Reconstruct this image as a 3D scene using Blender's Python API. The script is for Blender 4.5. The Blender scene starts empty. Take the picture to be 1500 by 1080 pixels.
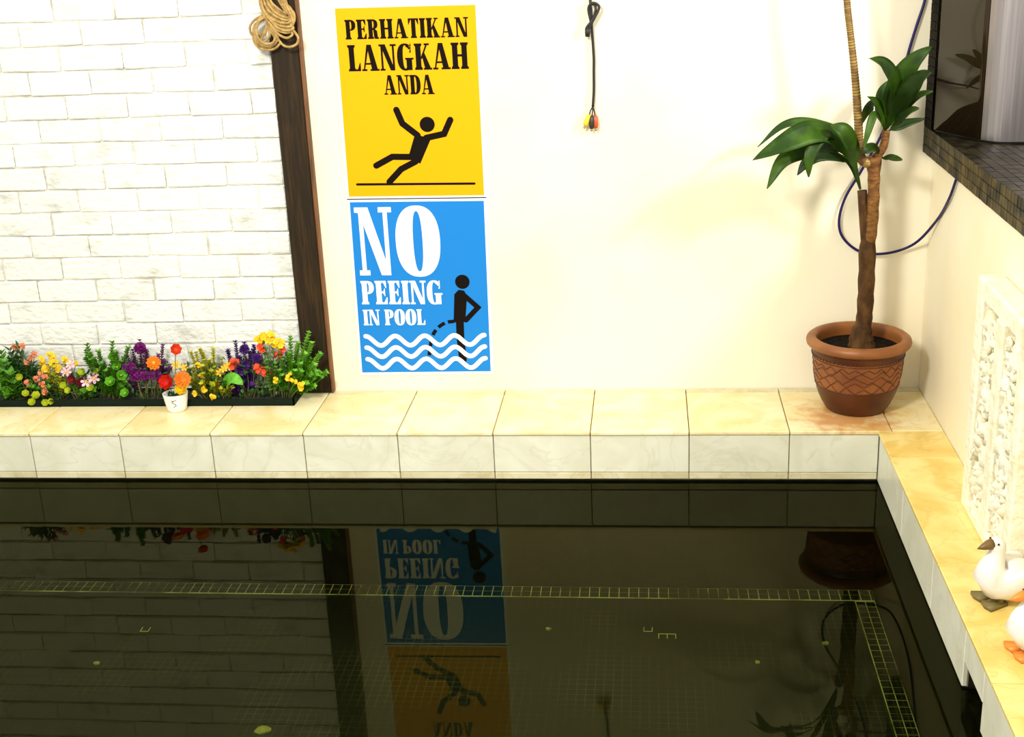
import bpy, math, random
from mathutils import Vector, Matrix
random.seed(7)
S = bpy.context.scene
C = S.collection

# ------------------------------------------------------------------ camera
cam = bpy.data.objects.new('camera', bpy.data.cameras.new('camera'))
C.objects.link(cam)
RT = Vector((0.99413045, 0.09937943, -0.04275945))
UP = Vector((0.00759998, 0.33010681, 0.94391299))
FW = Vector((-0.10792072, 0.93869762, -0.32741395))
m = Matrix.Identity(4)
for i in range(3):
    m[i][0], m[i][1], m[i][2] = RT[i], UP[i], -FW[i]
m[0][3], m[1][3], m[2][3] = 1.98549, -3.62699, 1.63699
cam.matrix_world = m
cam.data.sensor_width = 36
cam.data.lens = 1871.95 / 1500 * 36
cam.data.clip_start = .05
S.camera = cam
# ------------------------------------------------------------------ world, lamps, exposure
world = bpy.data.worlds.new('world'); S.world = world
world.use_nodes = True
bg = world.node_tree.nodes['Background']
bg.inputs[0].default_value = (1, .97, .86, 1)
bg.inputs[1].default_value = .80
def lamp(name, loc, power, col, size, target):
    d = bpy.data.lights.new(name, 'AREA'); d.shape = 'DISK'; d.size = size
    d.energy = power; d.color = col
    o = bpy.data.objects.new(name, d); C.objects.link(o); o.location = loc
    o.rotation_euler = (Vector(target) - Vector(loc)).to_track_quat('-Z', 'Y').to_euler()
    return o
lamp('ceiling_lamp', (1.0, -2.4, 2.4), 64, (1, .975, .91), .5, (1.7, .38, .55))
lamp('bar_lamp', (3.62, -.95, 1.92), 25, (1, .96, .86), .22, (2.2, .38, .7))
S.view_settings.view_transform = 'Standard'
S.view_settings.look = 'None'
S.view_settings.gamma = 1
S.view_settings.use_curve_mapping = False
S.view_settings.exposure = .40
# ------------------------------------------------------------------ measured coordinates (metres)
FALL={'head': (1.292, 1.057), 'headr': 0.024020824298928645, 'armL': [(1.197, 1.105), (1.213, 1.062), (1.259, 1.024)], 'armR': [(1.286, 1.015), (1.344, 1.026), (1.366, 1.069)], 'torso': [(1.251, 1.028), (1.301, 1.012), (1.262, 0.934), (1.223, 0.951)], 'legL': [(1.233, 0.956), (1.173, 0.958), (1.119, 0.931)], 'legR': [(1.247, 0.941), (1.199, 0.918), (1.158, 0.878)], 'line': [(1.052, 0.872), (1.432, 0.866)], 'w': 0.020000000000000018}
PEE={'head': (1.375, 0.543), 'headr': 0.02400000000000002, 'torso': [(1.346, 0.501), (1.361, 0.516), (1.379, 0.513), (1.388, 0.495), (1.377, 0.405), (1.338, 0.404)], 'arm': [(1.375, 0.5), (1.422, 0.455), (1.38, 0.412)], 'leg': [(1.359, 0.413), (1.358, 0.349)], 'arc': [(1.339, 0.408), (1.312, 0.404), (1.283, 0.385), (1.264, 0.357), (1.254, 0.318), (1.248, 0.286)]}
LINES=[('PERHATIKAN', 1.054, 1.325, 1.438, 1.32, 0.05899999999999994), ('LANGKAH', 1.056, 1.228, 1.434, 1.224, 0.08000000000000007), ('ANDA', 1.163, 1.153, 1.322, 1.15, 0.06000000000000005)]
LINES2=[('N', 1.037, 0.57, 1.153, 0.569, 0.2270000000000001), ('O', 1.164, 0.568, 1.31, 0.566, 0.2280000000000001), ('PEEING', 1.035, 0.471, 1.307, 0.468, 0.08000000000000007), ('IN POOL', 1.035, 0.398, 1.244, 0.397, 0.05399999999999999)]
PLANT={'trunk': [(2.632, 0.2, 0.356), (2.63, 0.2, 0.405), (2.636, 0.2, 0.459), (2.637, 0.2, 0.557), (2.635, 0.2, 0.684)], 'stemR': [(2.637, 0.2, 0.659), (2.644, 0.195, 0.748), (2.644, 0.195, 0.85), (2.64, 0.195, 0.952)], 'stub': [(2.634, 0.2, 0.667), (2.622, 0.205, 0.767), (2.613, 0.21, 0.85)], 'cane': [(2.642, 0.195, 0.935), (2.616, 0.19, 0.937), (2.599, 0.19, 0.963), (2.588, 0.19, 1.073), (2.574, 0.19, 1.19), (2.557, 0.19, 1.304), (2.545, 0.19, 1.38), (2.535, 0.19, 1.472), (2.522, 0.19, 1.599)], 'branch': [(2.644, 0.195, 0.947), (2.666, 0.2, 0.98), (2.672, 0.2, 1.027)]}
LEAVES=[
  ([(2.604, 0.19, 0.858), (2.579, 0.2, 0.962), (2.545, 0.22, 1.023), (2.456, 0.24, 1.052), (2.378, 0.22, 1.047), (2.304, 0.2, 0.989)], 0.0256),
  ([(2.604, 0.19, 0.858), (2.576, 0.17, 0.932), (2.514, 0.14, 1.019), (2.447, 0.1, 1.044), (2.369, 0.06, 1.022), (2.276, 0.04, 0.978)], 0.0692),
  ([(2.604, 0.19, 0.858), (2.546, 0.17, 0.982), (2.498, 0.13, 1.035), (2.461, 0.1, 1.016), (2.44, 0.08, 0.972), (2.44, 0.08, 0.919)], 0.0391),
  ([(2.604, 0.19, 0.858), (2.567, 0.16, 0.934), (2.528, 0.13, 0.965), (2.466, 0.1, 0.975), (2.432, 0.09, 0.957), (2.408, 0.08, 0.925)], 0.0361),
  ([(2.606, 0.2, 0.856), (2.565, 0.2, 0.955), (2.513, 0.18, 0.988), (2.441, 0.15, 0.984), (2.369, 0.11, 0.962), (2.325, 0.1, 0.884)], 0.0497),
  ([(2.604, 0.18, 0.86), (2.581, 0.15, 0.928), (2.564, 0.12, 0.997), (2.534, 0.1, 1.045), (2.496, 0.1, 1.062)], 0.0542),
  ([(2.668, 0.2, 1.026), (2.672, 0.18, 1.088), (2.689, 0.15, 1.165), (2.72, 0.12, 1.227), (2.764, 0.1, 1.272)], 0.0632),
  ([(2.668, 0.2, 1.026), (2.678, 0.16, 1.104), (2.673, 0.12, 1.176), (2.638, 0.1, 1.229), (2.593, 0.08, 1.247)], 0.0467),
  ([(2.668, 0.2, 1.026), (2.684, 0.17, 1.082), (2.707, 0.13, 1.14), (2.738, 0.1, 1.186), (2.764, 0.08, 1.205)], 0.0572),
  ([(2.668, 0.2, 1.026), (2.69, 0.18, 1.06), (2.718, 0.16, 1.106), (2.749, 0.14, 1.135), (2.782, 0.13, 1.145)], 0.0286),
  ([(2.668, 0.2, 1.026), (2.687, 0.16, 1.052), (2.704, 0.13, 1.08), (2.722, 0.11, 1.097), (2.741, 0.1, 1.103)], 0.0316),
  ([(2.668, 0.2, 1.026), (2.658, 0.18, 1.067), (2.635, 0.15, 1.113), (2.601, 0.13, 1.136)], 0.0286),
  ([(2.668, 0.2, 1.026), (2.665, 0.23, 1.067), (2.649, 0.25, 1.099), (2.626, 0.27, 1.076), (2.612, 0.29, 1.028)], 0.0316),
  ([(2.668, 0.2, 1.026), (2.642, 0.16, 1.071), (2.624, 0.14, 1.081), (2.607, 0.12, 1.037), (2.595, 0.11, 0.989)], 0.0241),
  ([(2.672, 0.2, 1.022), (2.7, 0.21, 1.034), (2.736, 0.22, 1.045), (2.786, 0.23, 1.054)], 0.0286),
  ([(2.668, 0.2, 1.026), (2.682, 0.2, 1.084), (2.7, 0.2, 1.139), (2.712, 0.21, 1.191)], 0.0557),
  ([(2.668, 0.2, 1.026), (2.663, 0.24, 1.072), (2.672, 0.27, 1.124), (2.694, 0.29, 1.162)], 0.0452),
  ([(2.665, 0.2, 0.949), (2.638, 0.17, 0.983), (2.615, 0.15, 0.983), (2.597, 0.14, 0.972)], 0.0331),
  ([(2.647, 0.2, 0.946), (2.677, 0.17, 0.954), (2.691, 0.15, 0.954), (2.711, 0.14, 0.951)], 0.0271),
]
CABLE=[(2.796, 0.37, 1.436), (2.793, 0.368, 1.379), (2.772, 0.366, 1.302), (2.753, 0.366, 1.224), (2.73, 0.366, 1.104), (2.686, 0.366, 0.983), (2.634, 0.366, 0.88), (2.588, 0.364, 0.796), (2.572, 0.362, 0.722), (2.589, 0.36, 0.667), (2.644, 0.358, 0.625), (2.723, 0.355, 0.62), (2.802, 0.345, 0.652), (2.842, 0.247, 0.746), (2.842, 0.11, 0.839), (2.842, 0.038, 0.912)]
AV={'main': [(1.814, 0.372, 1.439), (1.813, 0.372, 1.411), (1.816, 0.365, 1.367), (1.816, 0.366, 1.334), (1.818, 0.368, 1.293), (1.82, 0.368, 1.243), (1.819, 0.368, 1.202), (1.818, 0.368, 1.147), (1.814, 0.366, 1.097)], 'loops': [[(1.815, 0.36, 1.347), (1.808, 0.358, 1.392), (1.823, 0.355, 1.407), (1.84, 0.353, 1.395), (1.827, 0.352, 1.367), (1.814, 0.354, 1.345), (1.804, 0.356, 1.323)], [(1.817, 0.362, 1.345), (1.81, 0.362, 1.375), (1.814, 0.36, 1.402), (1.828, 0.358, 1.399), (1.827, 0.356, 1.377), (1.816, 0.356, 1.355), (1.8, 0.356, 1.333), (1.803, 0.358, 1.315)]], 'tails': [[(1.814, 0.366, 1.099), (1.806, 0.364, 1.085), (1.803, 0.362, 1.072)], [(1.814, 0.366, 1.099), (1.813, 0.362, 1.085), (1.812, 0.36, 1.072)], [(1.814, 0.366, 1.099), (1.818, 0.366, 1.084), (1.82, 0.366, 1.071)]], 'ends': [[(1.803, 0.362, 1.075), (1.789, 0.358, 1.041)], [(1.811, 0.36, 1.072), (1.809, 0.358, 1.032)], [(1.82, 0.366, 1.073), (1.822, 0.362, 1.033)]]}
ROPE=[[(0.809, 0.33, 1.481), (0.809, 0.325, 1.442), (0.823, 0.32, 1.408), (0.855, 0.315, 1.385), (0.888, 0.315, 1.379), (0.905, 0.32, 1.396), (0.899, 0.325, 1.421), (0.881, 0.33, 1.439), (0.873, 0.335, 1.47)], [(0.817, 0.335, 1.481), (0.817, 0.33, 1.443), (0.832, 0.325, 1.414), (0.864, 0.32, 1.393), (0.892, 0.32, 1.388), (0.902, 0.325, 1.405), (0.889, 0.33, 1.427), (0.878, 0.335, 1.47)], [(0.825, 0.34, 1.48), (0.827, 0.335, 1.44), (0.845, 0.33, 1.415), (0.871, 0.325, 1.399), (0.894, 0.325, 1.396), (0.893, 0.33, 1.418), (0.871, 0.335, 1.448), (0.863, 0.34, 1.475)], [(0.835, 0.34, 1.48), (0.836, 0.338, 1.444), (0.855, 0.333, 1.424), (0.878, 0.33, 1.408), (0.887, 0.33, 1.412), (0.874, 0.335, 1.434), (0.853, 0.34, 1.475)], [(0.807, 0.33, 1.477), (0.812, 0.322, 1.433), (0.829, 0.314, 1.397), (0.856, 0.31, 1.376), (0.888, 0.31, 1.368), (0.905, 0.312, 1.376), (0.902, 0.315, 1.399), (0.886, 0.325, 1.432)], [(0.82, 0.315, 1.411), (0.838, 0.31, 1.388), (0.861, 0.306, 1.365), (0.888, 0.306, 1.357), (0.905, 0.31, 1.363), (0.897, 0.315, 1.377)], [(0.827, 0.31, 1.397), (0.847, 0.306, 1.372), (0.865, 0.302, 1.352), (0.888, 0.302, 1.342), (0.905, 0.305, 1.35), (0.902, 0.31, 1.361)], [(0.826, 0.308, 1.4), (0.846, 0.302, 1.377), (0.86, 0.3, 1.343), (0.874, 0.3, 1.322), (0.895, 0.3, 1.315), (0.917, 0.302, 1.323), (0.923, 0.304, 1.341), (0.912, 0.308, 1.359), (0.904, 0.31, 1.37), (0.914, 0.312, 1.392), (0.913, 0.316, 1.414), (0.896, 0.322, 1.43), (0.877, 0.328, 1.439)], [(0.811, 0.33, 1.41), (0.786, 0.33, 1.397), (0.769, 0.33, 1.38), (0.769, 0.33, 1.357), (0.787, 0.33, 1.343), (0.806, 0.33, 1.361)], [(0.817, 0.325, 1.403), (0.795, 0.32, 1.389), (0.783, 0.318, 1.362), (0.787, 0.316, 1.333), (0.812, 0.316, 1.316), (0.839, 0.316, 1.32), (0.852, 0.318, 1.337), (0.842, 0.32, 1.358), (0.823, 0.322, 1.388)], [(0.82, 0.32, 1.399), (0.801, 0.315, 1.389), (0.79, 0.312, 1.367), (0.792, 0.31, 1.34), (0.812, 0.31, 1.321), (0.836, 0.31, 1.323), (0.847, 0.312, 1.342), (0.834, 0.315, 1.365), (0.821, 0.318, 1.383)], [(0.811, 0.325, 1.397), (0.785, 0.325, 1.382), (0.778, 0.322, 1.353), (0.783, 0.32, 1.324), (0.81, 0.32, 1.308), (0.841, 0.322, 1.31), (0.861, 0.325, 1.327)], [(0.828, 0.322, 1.387), (0.814, 0.318, 1.359), (0.801, 0.318, 1.332), (0.819, 0.316, 1.336), (0.833, 0.316, 1.352), (0.824, 0.318, 1.37), (0.815, 0.318, 1.348)]]
DEBRIS=[(0.352, -0.491, -0.368), (0.945, -0.8, -0.368), (1.672, -0.261, -0.368), (2.485, -0.318, -0.368), (2.281, -0.426, -0.368)]
PATCH=[(1.959, -0.263, 1, 1), (2.003, -0.301, 2, 1), (0.412, -0.306, 1, 1)]
FLW={'salmon': [(-0.158, 0.3, 0.359), (-0.134, 0.3, 0.362), (-0.113, 0.27, 0.315), (-0.089, 0.29, 0.338), (-0.096, 0.28, 0.327)], 'berry': [(-0.061, 0.25, 0.278), (-0.044, 0.25, 0.268), (-0.069, 0.24, 0.262), (-0.053, 0.24, 0.243), (-0.11, 0.25, 0.249), (-0.048, 0.24, 0.218)], 'lime': [(-0.141, 0.26, 0.265), (-0.116, 0.235, 0.213), (-0.079, 0.235, 0.205), (-0.095, 0.23, 0.183), (-0.049, 0.23, 0.182), (-0.029, 0.235, 0.185)], 'yellowL': [(-0.069, 0.29, 0.313), (-0.033, 0.29, 0.327), (-0.021, 0.28, 0.311), (-0.055, 0.28, 0.287), (0.016, 0.29, 0.315), (0.05, 0.29, 0.302), (-0.009, 0.28, 0.287)], 'pink': [(0.028, 0.26, 0.281), (0.042, 0.27, 0.304), (0.099, 0.25, 0.248), (0.126, 0.25, 0.262)], 'maroon': [(0.049, 0.255, 0.258), (0.077, 0.255, 0.244)], 'limeM': [(0.081, 0.265, 0.279), (0.035, 0.24, 0.222), (0.014, 0.25, 0.238), (0.111, 0.25, 0.228), (0.131, 0.27, 0.277)], 'rosette': [(0.189, 0.28, 0.322), (0.222, 0.25, 0.271), (0.183, 0.25, 0.247), (0.236, 0.235, 0.213), (0.206, 0.27, 0.293), (0.148, 0.28, 0.285)], 'magenta': [(0.285, 0.29, 0.353), (0.259, 0.26, 0.292), (0.303, 0.26, 0.267), (0.339, 0.26, 0.272), (0.272, 0.26, 0.267), (0.231, 0.28, 0.285)], 'orange': [(0.346, 0.24, 0.317)], 'cup': [(0.428, 0.24, 0.364), (0.398, 0.2, 0.264), (0.461, 0.18, 0.28), (0.456, 0.175, 0.249)], 'yellowR': [(0.475, 0.235, 0.209), (0.509, 0.235, 0.224), (0.538, 0.23, 0.199), (0.482, 0.28, 0.295), (0.495, 0.27, 0.262)], 'amber': [(0.419, 0.25, 0.306), (0.446, 0.25, 0.298), (0.577, 0.26, 0.289), (0.561, 0.26, 0.275), (0.59, 0.265, 0.297)], 'red': [(0.612, 0.26, 0.305), (0.693, 0.26, 0.288), (0.718, 0.26, 0.281), (0.709, 0.28, 0.357), (0.758, 0.29, 0.325), (0.772, 0.29, 0.346)], 'violet': [(0.648, 0.28, 0.348), (0.651, 0.265, 0.299), (0.688, 0.275, 0.319), (0.631, 0.265, 0.287)], 'yellowT': [(0.712, 0.29, 0.387), (0.733, 0.28, 0.381), (0.748, 0.28, 0.371), (0.765, 0.28, 0.364), (0.74, 0.29, 0.389), (0.699, 0.29, 0.38)], 'yellowB': [(0.8, 0.24, 0.263), (0.819, 0.235, 0.248), (0.843, 0.235, 0.234), (0.758, 0.24, 0.252)]}
TIPS={'left': [(-0.212, 0.3, 0.331), (-0.181, 0.26, 0.315), (-0.195, 0.25, 0.274), (-0.173, 0.25, 0.25), (-0.206, 0.24, 0.229)], 'salmon': [(-0.178, 0.3, 0.343), (-0.145, 0.3, 0.35), (-0.16, 0.29, 0.321), (-0.113, 0.28, 0.312), (-0.186, 0.28, 0.313)], 'berry': [(-0.103, 0.26, 0.245), (-0.043, 0.26, 0.245), (-0.071, 0.25, 0.224)], 'yellowL': [(-0.067, 0.29, 0.296), (-0.027, 0.29, 0.303), (0.013, 0.29, 0.295), (-0.049, 0.28, 0.262), (-0.002, 0.27, 0.253)], 'pink': [(0.037, 0.27, 0.241), (0.09, 0.25, 0.218), (0.121, 0.27, 0.24), (0.06, 0.28, 0.262)], 'green': [(0.098, 0.3, 0.357), (0.109, 0.29, 0.326), (0.139, 0.29, 0.336), (0.192, 0.29, 0.369), (0.198, 0.28, 0.334), (0.237, 0.3, 0.346), (0.218, 0.28, 0.304), (0.152, 0.27, 0.289), (0.122, 0.28, 0.273), (0.231, 0.25, 0.247), (0.181, 0.25, 0.235)], 'purple': [(0.284, 0.3, 0.374), (0.255, 0.3, 0.338), (0.303, 0.3, 0.338), (0.36, 0.3, 0.354), (0.239, 0.29, 0.318), (0.366, 0.28, 0.308), (0.345, 0.29, 0.324), (0.241, 0.27, 0.239)], 'olive': [(0.456, 0.3, 0.329), (0.488, 0.3, 0.339), (0.533, 0.3, 0.341), (0.507, 0.28, 0.307), (0.468, 0.27, 0.286), (0.53, 0.27, 0.274), (0.496, 0.26, 0.241), (0.551, 0.25, 0.245)], 'amber': [(0.559, 0.3, 0.304), (0.539, 0.28, 0.282), (0.588, 0.26, 0.241), (0.565, 0.25, 0.22)], 'violet': [(0.613, 0.3, 0.364), (0.643, 0.3, 0.359), (0.586, 0.3, 0.335), (0.661, 0.29, 0.331), (0.675, 0.3, 0.351), (0.625, 0.28, 0.318), (0.682, 0.28, 0.305), (0.651, 0.27, 0.266), (0.598, 0.26, 0.229)], 'big': [(0.801, 0.3, 0.378), (0.829, 0.29, 0.36), (0.864, 0.3, 0.392), (0.871, 0.29, 0.36), (0.855, 0.27, 0.331), (0.9, 0.28, 0.327), (0.884, 0.26, 0.298), (0.838, 0.26, 0.299), (0.801, 0.28, 0.328), (0.778, 0.27, 0.308), (0.865, 0.25, 0.262), (0.82, 0.25, 0.279), (0.888, 0.25, 0.266), (0.766, 0.26, 0.275)], 'yellowT': [(0.709, 0.29, 0.361), (0.742, 0.29, 0.344), (0.766, 0.28, 0.328), (0.725, 0.27, 0.308)]}

# ------------------------------------------------------------------ materials
MATS = {}
def mat(name, col, rough=.6, metal=0, col2=None, scale=8, bump=0, bscale=60, detail=6, spec=.5, lo=.4, hi=.65, rnd=0, stretch=(1, 1, 1), emit=None, trans=0, coat=0):
    M = bpy.data.materials.new(name); M.use_nodes = True
    nt = M.node_tree; P = nt.nodes['Principled BSDF']
    P.inputs['Base Color'].default_value = (*col, 1)
    P.inputs['Roughness'].default_value = rough
    P.inputs['Metallic'].default_value = metal
    P.inputs['Specular IOR Level'].default_value = spec
    P.inputs['Coat Weight'].default_value = coat
    P.inputs['Coat Roughness'].default_value = .05
    tc = nt.nodes.new('ShaderNodeTexCoord')
    geo = nt.nodes.new('ShaderNodeNewGeometry')
    mp = nt.nodes.new('ShaderNodeMapping'); mp.inputs['Scale'].default_value = stretch
    nt.links.new(geo.outputs['Position'], mp.inputs['Vector'])
    last = None
    if col2:
        n = nt.nodes.new('ShaderNodeTexNoise'); n.inputs['Scale'].default_value = scale; n.inputs['Detail'].default_value = detail
        nt.links.new(mp.outputs[0], n.inputs['Vector'])
        r = nt.nodes.new('ShaderNodeMapRange'); r.inputs[1].default_value = lo; r.inputs[2].default_value = hi
        nt.links.new(n.outputs[0], r.inputs[0])
        mx = nt.nodes.new('ShaderNodeMix'); mx.data_type = 'RGBA'
        mx.inputs[6].default_value = (*col, 1); mx.inputs[7].default_value = (*col2, 1)
        nt.links.new(r.outputs[0], mx.inputs[0]); last = mx.outputs[2]
    if rnd:
        oi = nt.nodes.new('ShaderNodeObjectInfo')
        hs = nt.nodes.new('ShaderNodeHueSaturation')
        r2 = nt.nodes.new('ShaderNodeMapRange'); r2.inputs[3].default_value = 1 - rnd; r2.inputs[4].default_value = 1 + rnd * .6
        nt.links.new(oi.outputs['Random'], r2.inputs[0]); nt.links.new(r2.outputs[0], hs.inputs['Value'])
        if last: nt.links.new(last, hs.inputs['Color'])
        else: hs.inputs['Color'].default_value = (*col, 1)
        last = hs.outputs[0]
    if last: nt.links.new(last, P.inputs['Base Color'])
    if bump:
        n = nt.nodes.new('ShaderNodeTexNoise'); n.inputs['Scale'].default_value = bscale; n.inputs['Detail'].default_value = 5
        nt.links.new(mp.outputs[0], n.inputs['Vector'])
        b = nt.nodes.new('ShaderNodeBump'); b.inputs['Strength'].default_value = bump; b.inputs['Distance'].default_value = .01
        nt.links.new(n.outputs[0], b.inputs['Height']); nt.links.new(b.outputs[0], P.inputs['Normal'])
    MATS[name] = M
    return M

plaster = mat('plaster', (.90, .83, .65), .75, col2=(.88, .78, .53), scale=2.2, lo=.45, hi=.8, bump=.08, bscale=25)
plaster_r = mat('plaster_right', (.91, .84, .63), .75, col2=(.88, .77, .50), scale=3, lo=.45, hi=.8, bump=.08, bscale=25)

def brick_material():
    M = mat('brick_paint', (.88, .88, .82), .7, col2=(.50, .50, .45), scale=11, lo=.54, hi=.86, bump=.7, bscale=40, rnd=.05, detail=10, stretch=(1, 1, 1.6))
    return M
brickm = brick_material()
mortar = mat('mortar', (.78, .77, .70), .85, col2=(.46, .43, .34), scale=9, lo=.5, hi=.72, bump=.5)
wood = mat('dark_wood', (.020, .012, .005), .6, spec=.2, col2=(.050, .027, .009), scale=7, stretch=(14, 14, 1), bump=.3, bscale=30, lo=.45, hi=.75)
wood_edge = mat('wood_edge', (.20, .075, .018), .6, col2=(.08, .032, .01), scale=9, stretch=(6, 6, 1))

def marble(name, c1, c2, vein, stain=None):
    M = bpy.data.materials.new(name); M.use_nodes = True
    nt = M.node_tree; P = nt.nodes['Principled BSDF']; P.inputs['Roughness'].default_value = .32
    geo = nt.nodes.new('ShaderNodeNewGeometry'); oi = nt.nodes.new('ShaderNodeObjectInfo')
    add = nt.nodes.new('ShaderNodeVectorMath'); add.operation = 'ADD'
    sc = nt.nodes.new('ShaderNodeMath'); sc.operation = 'MULTIPLY'; sc.inputs[1].default_value = 9
    nt.links.new(oi.outputs['Random'], sc.inputs[0])
    nt.links.new(geo.outputs['Position'], add.inputs[0]); nt.links.new(sc.outputs[0], add.inputs[1])
    n = nt.nodes.new('ShaderNodeTexNoise'); n.inputs['Scale'].default_value = 6; n.inputs['Detail'].default_value = 7; n.inputs['Distortion'].default_value = 1.2
    nt.links.new(add.outputs[0], n.inputs['Vector'])
    cr = nt.nodes.new('ShaderNodeValToRGB')
    cr.color_ramp.elements[0].position = .36; cr.color_ramp.elements[0].color = (*c2, 1)
    cr.color_ramp.elements[1].position = .62; cr.color_ramp.elements[1].color = (*c1, 1)
    nt.links.new(n.outputs[0], cr.inputs[0])
    n2 = nt.nodes.new('ShaderNodeTexNoise'); n2.inputs['Scale'].default_value = 3.2; n2.inputs['Detail'].default_value = 8; n2.inputs['Distortion'].default_value = 2.5
    nt.links.new(add.outputs[0], n2.inputs['Vector'])
    ab = nt.nodes.new('ShaderNodeMath'); ab.operation = 'SUBTRACT'; ab.inputs[1].default_value = .5
    nt.links.new(n2.outputs[0], ab.inputs[0])
    ab2 = nt.nodes.new('ShaderNodeMath'); ab2.operation = 'ABSOLUTE'; nt.links.new(ab.outputs[0], ab2.inputs[0])
    vr = nt.nodes.new('ShaderNodeMapRange'); vr.inputs[1].default_value = 0; vr.inputs[2].default_value = .022; vr.inputs[3].default_value = .28; vr.inputs[4].default_value = 0
    nt.links.new(ab2.outputs[0], vr.inputs[0])
    mx = nt.nodes.new('ShaderNodeMix'); mx.data_type = 'RGBA'; mx.inputs[7].default_value = (*vein, 1)
    nt.links.new(vr.outputs[0], mx.inputs[0]); nt.links.new(cr.outputs[0], mx.inputs[6])
    last = mx.outputs[2]
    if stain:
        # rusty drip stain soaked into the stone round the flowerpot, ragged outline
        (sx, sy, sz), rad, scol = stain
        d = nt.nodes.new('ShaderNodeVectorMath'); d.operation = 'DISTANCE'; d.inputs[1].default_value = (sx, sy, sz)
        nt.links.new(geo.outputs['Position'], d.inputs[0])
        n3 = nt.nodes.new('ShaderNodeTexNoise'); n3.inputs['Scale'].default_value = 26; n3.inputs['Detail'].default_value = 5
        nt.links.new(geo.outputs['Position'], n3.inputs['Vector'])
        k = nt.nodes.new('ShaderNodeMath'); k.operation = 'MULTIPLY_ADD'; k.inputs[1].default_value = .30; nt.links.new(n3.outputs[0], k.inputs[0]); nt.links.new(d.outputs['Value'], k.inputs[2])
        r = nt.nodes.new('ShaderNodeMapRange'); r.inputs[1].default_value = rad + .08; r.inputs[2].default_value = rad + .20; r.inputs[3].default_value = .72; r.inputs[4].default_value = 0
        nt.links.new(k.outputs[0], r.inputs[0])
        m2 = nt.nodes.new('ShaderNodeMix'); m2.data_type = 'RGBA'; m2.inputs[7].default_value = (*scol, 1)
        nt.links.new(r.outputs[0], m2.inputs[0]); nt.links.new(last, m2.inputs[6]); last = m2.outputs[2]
    nt.links.new(last, P.inputs['Base Color'])
    return M
m_top = marble('marble_top_warm_lit', (.92, .82, .52), (.84, .68, .32), (.60, .43, .14), ((2.585, .11, .166), .125, (.62, .20, .012)))  # yellower than the faces: warm light from above painted into the tops
m_top_r = marble('marble_top_right_warm_lit', (.88, .69, .27), (.74, .52, .13), (.50, .31, .05))  # yellower still: the warm light on the right side is in the colour
m_face = marble('marble_face', (.82, .81, .67), (.73, .715, .56), (.56, .54, .38))
m_strip = marble('marble_strip', (.76, .70, .48), (.62, .55, .32), (.40, .33, .16))
grout = mat('grout', (.30, .25, .15), .9, col2=(.16, .12, .06), scale=20)
black_tile = mat('black_mosaic', (.006, .005, .003), .4, spec=.10, col2=(.022, .018, .009), scale=30)
counter_tile = mat('counter_mosaic', (.010, .008, .003), .4, spec=.10, col2=(.095, .066, .018), scale=18, lo=.42, hi=.7)
clad_tile = mat('cladding_mosaic', (.005, .004, .002), .55, spec=.03)
dark_grout = mat('dark_grout', (.040, .030, .012), .9, spec=.03)
pale_grout = mat('pale_grout', (.62, .60, .26), .8, col2=(.12, .12, .05), scale=9, lo=.42, hi=.62)

def pool_material():
    M = bpy.data.materials.new('pool_mosaic'); M.use_nodes = True
    nt = M.node_tree; P = nt.nodes['Principled BSDF']; P.inputs['Roughness'].default_value = .4
    geo = nt.nodes.new('ShaderNodeNewGeometry')
    br = nt.nodes.new('ShaderNodeTexBrick'); br.offset = 0; br.squash = 1
    br.inputs['Scale'].default_value = 1; br.inputs['Brick Width'].default_value = .025; br.inputs['Row Height'].default_value = .025
    br.inputs['Mortar Size'].default_value = .0011; br.inputs['Mortar Smooth'].default_value = 0
    nt.links.new(geo.outputs['Position'], br.inputs['Vector'])
    br.inputs['Color1'].default_value = (.004, .0045, .0025, 1); br.inputs['Color2'].default_value = (.006, .007, .004, 1)
    n = nt.nodes.new('ShaderNodeTexNoise'); n.inputs['Scale'].default_value = 3.5; n.inputs['Detail'].default_value = 6
    nt.links.new(geo.outputs['Position'], n.inputs['Vector'])
    cr = nt.nodes.new('ShaderNodeValToRGB')
    cr.color_ramp.elements[0].position = .45; cr.color_ramp.elements[0].color = (.008, .009, .004, 1)
    cr.color_ramp.elements[1].position = .72; cr.color_ramp.elements[1].color = (.075, .08, .03, 1)
    nt.links.new(n.outputs[0], cr.inputs[0]); nt.links.new(cr.outputs[0], br.inputs['Mortar'])
    nt.links.new(br.outputs['Color'], P.inputs['Base Color'])
    return M
pool_m = pool_material()
pool_wall_m = mat('pool_wall_mosaic', (.004, .0045, .0025), .5, spec=.1, col2=(.008, .009, .005), scale=18)

def water_material():
    M = bpy.data.materials.new('pool_water'); M.use_nodes = True
    nt = M.node_tree; nt.nodes.remove(nt.nodes['Principled BSDF'])
    out = nt.nodes['Material Output']
    tr = nt.nodes.new('ShaderNodeBsdfTransparent'); tr.inputs[0].default_value = (.60, .66, .40, 1)
    gl = nt.nodes.new('ShaderNodeBsdfGlossy'); gl.inputs['Roughness'].default_value = .0; gl.inputs['Color'].default_value = (.37, .36, .195, 1)
    fr = nt.nodes.new('ShaderNodeFresnel'); fr.inputs['IOR'].default_value = 1.33
    mx = nt.nodes.new('ShaderNodeMixShader')
    nt.links.new(fr.outputs[0], mx.inputs[0]); nt.links.new(tr.outputs[0], mx.inputs[1]); nt.links.new(gl.outputs[0], mx.inputs[2])
    nt.links.new(mx.outputs[0], out.inputs['Surface'])
    return M
water_m = water_material()
sign_y = mat('sign_yellow', (.90, .41, .0003), .6, spec=.15)
sign_b = mat('sign_blue', (.010, .21, .64), .6, spec=.2)
sign_w = mat('sign_white', (.90, .90, .88), .45)
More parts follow.
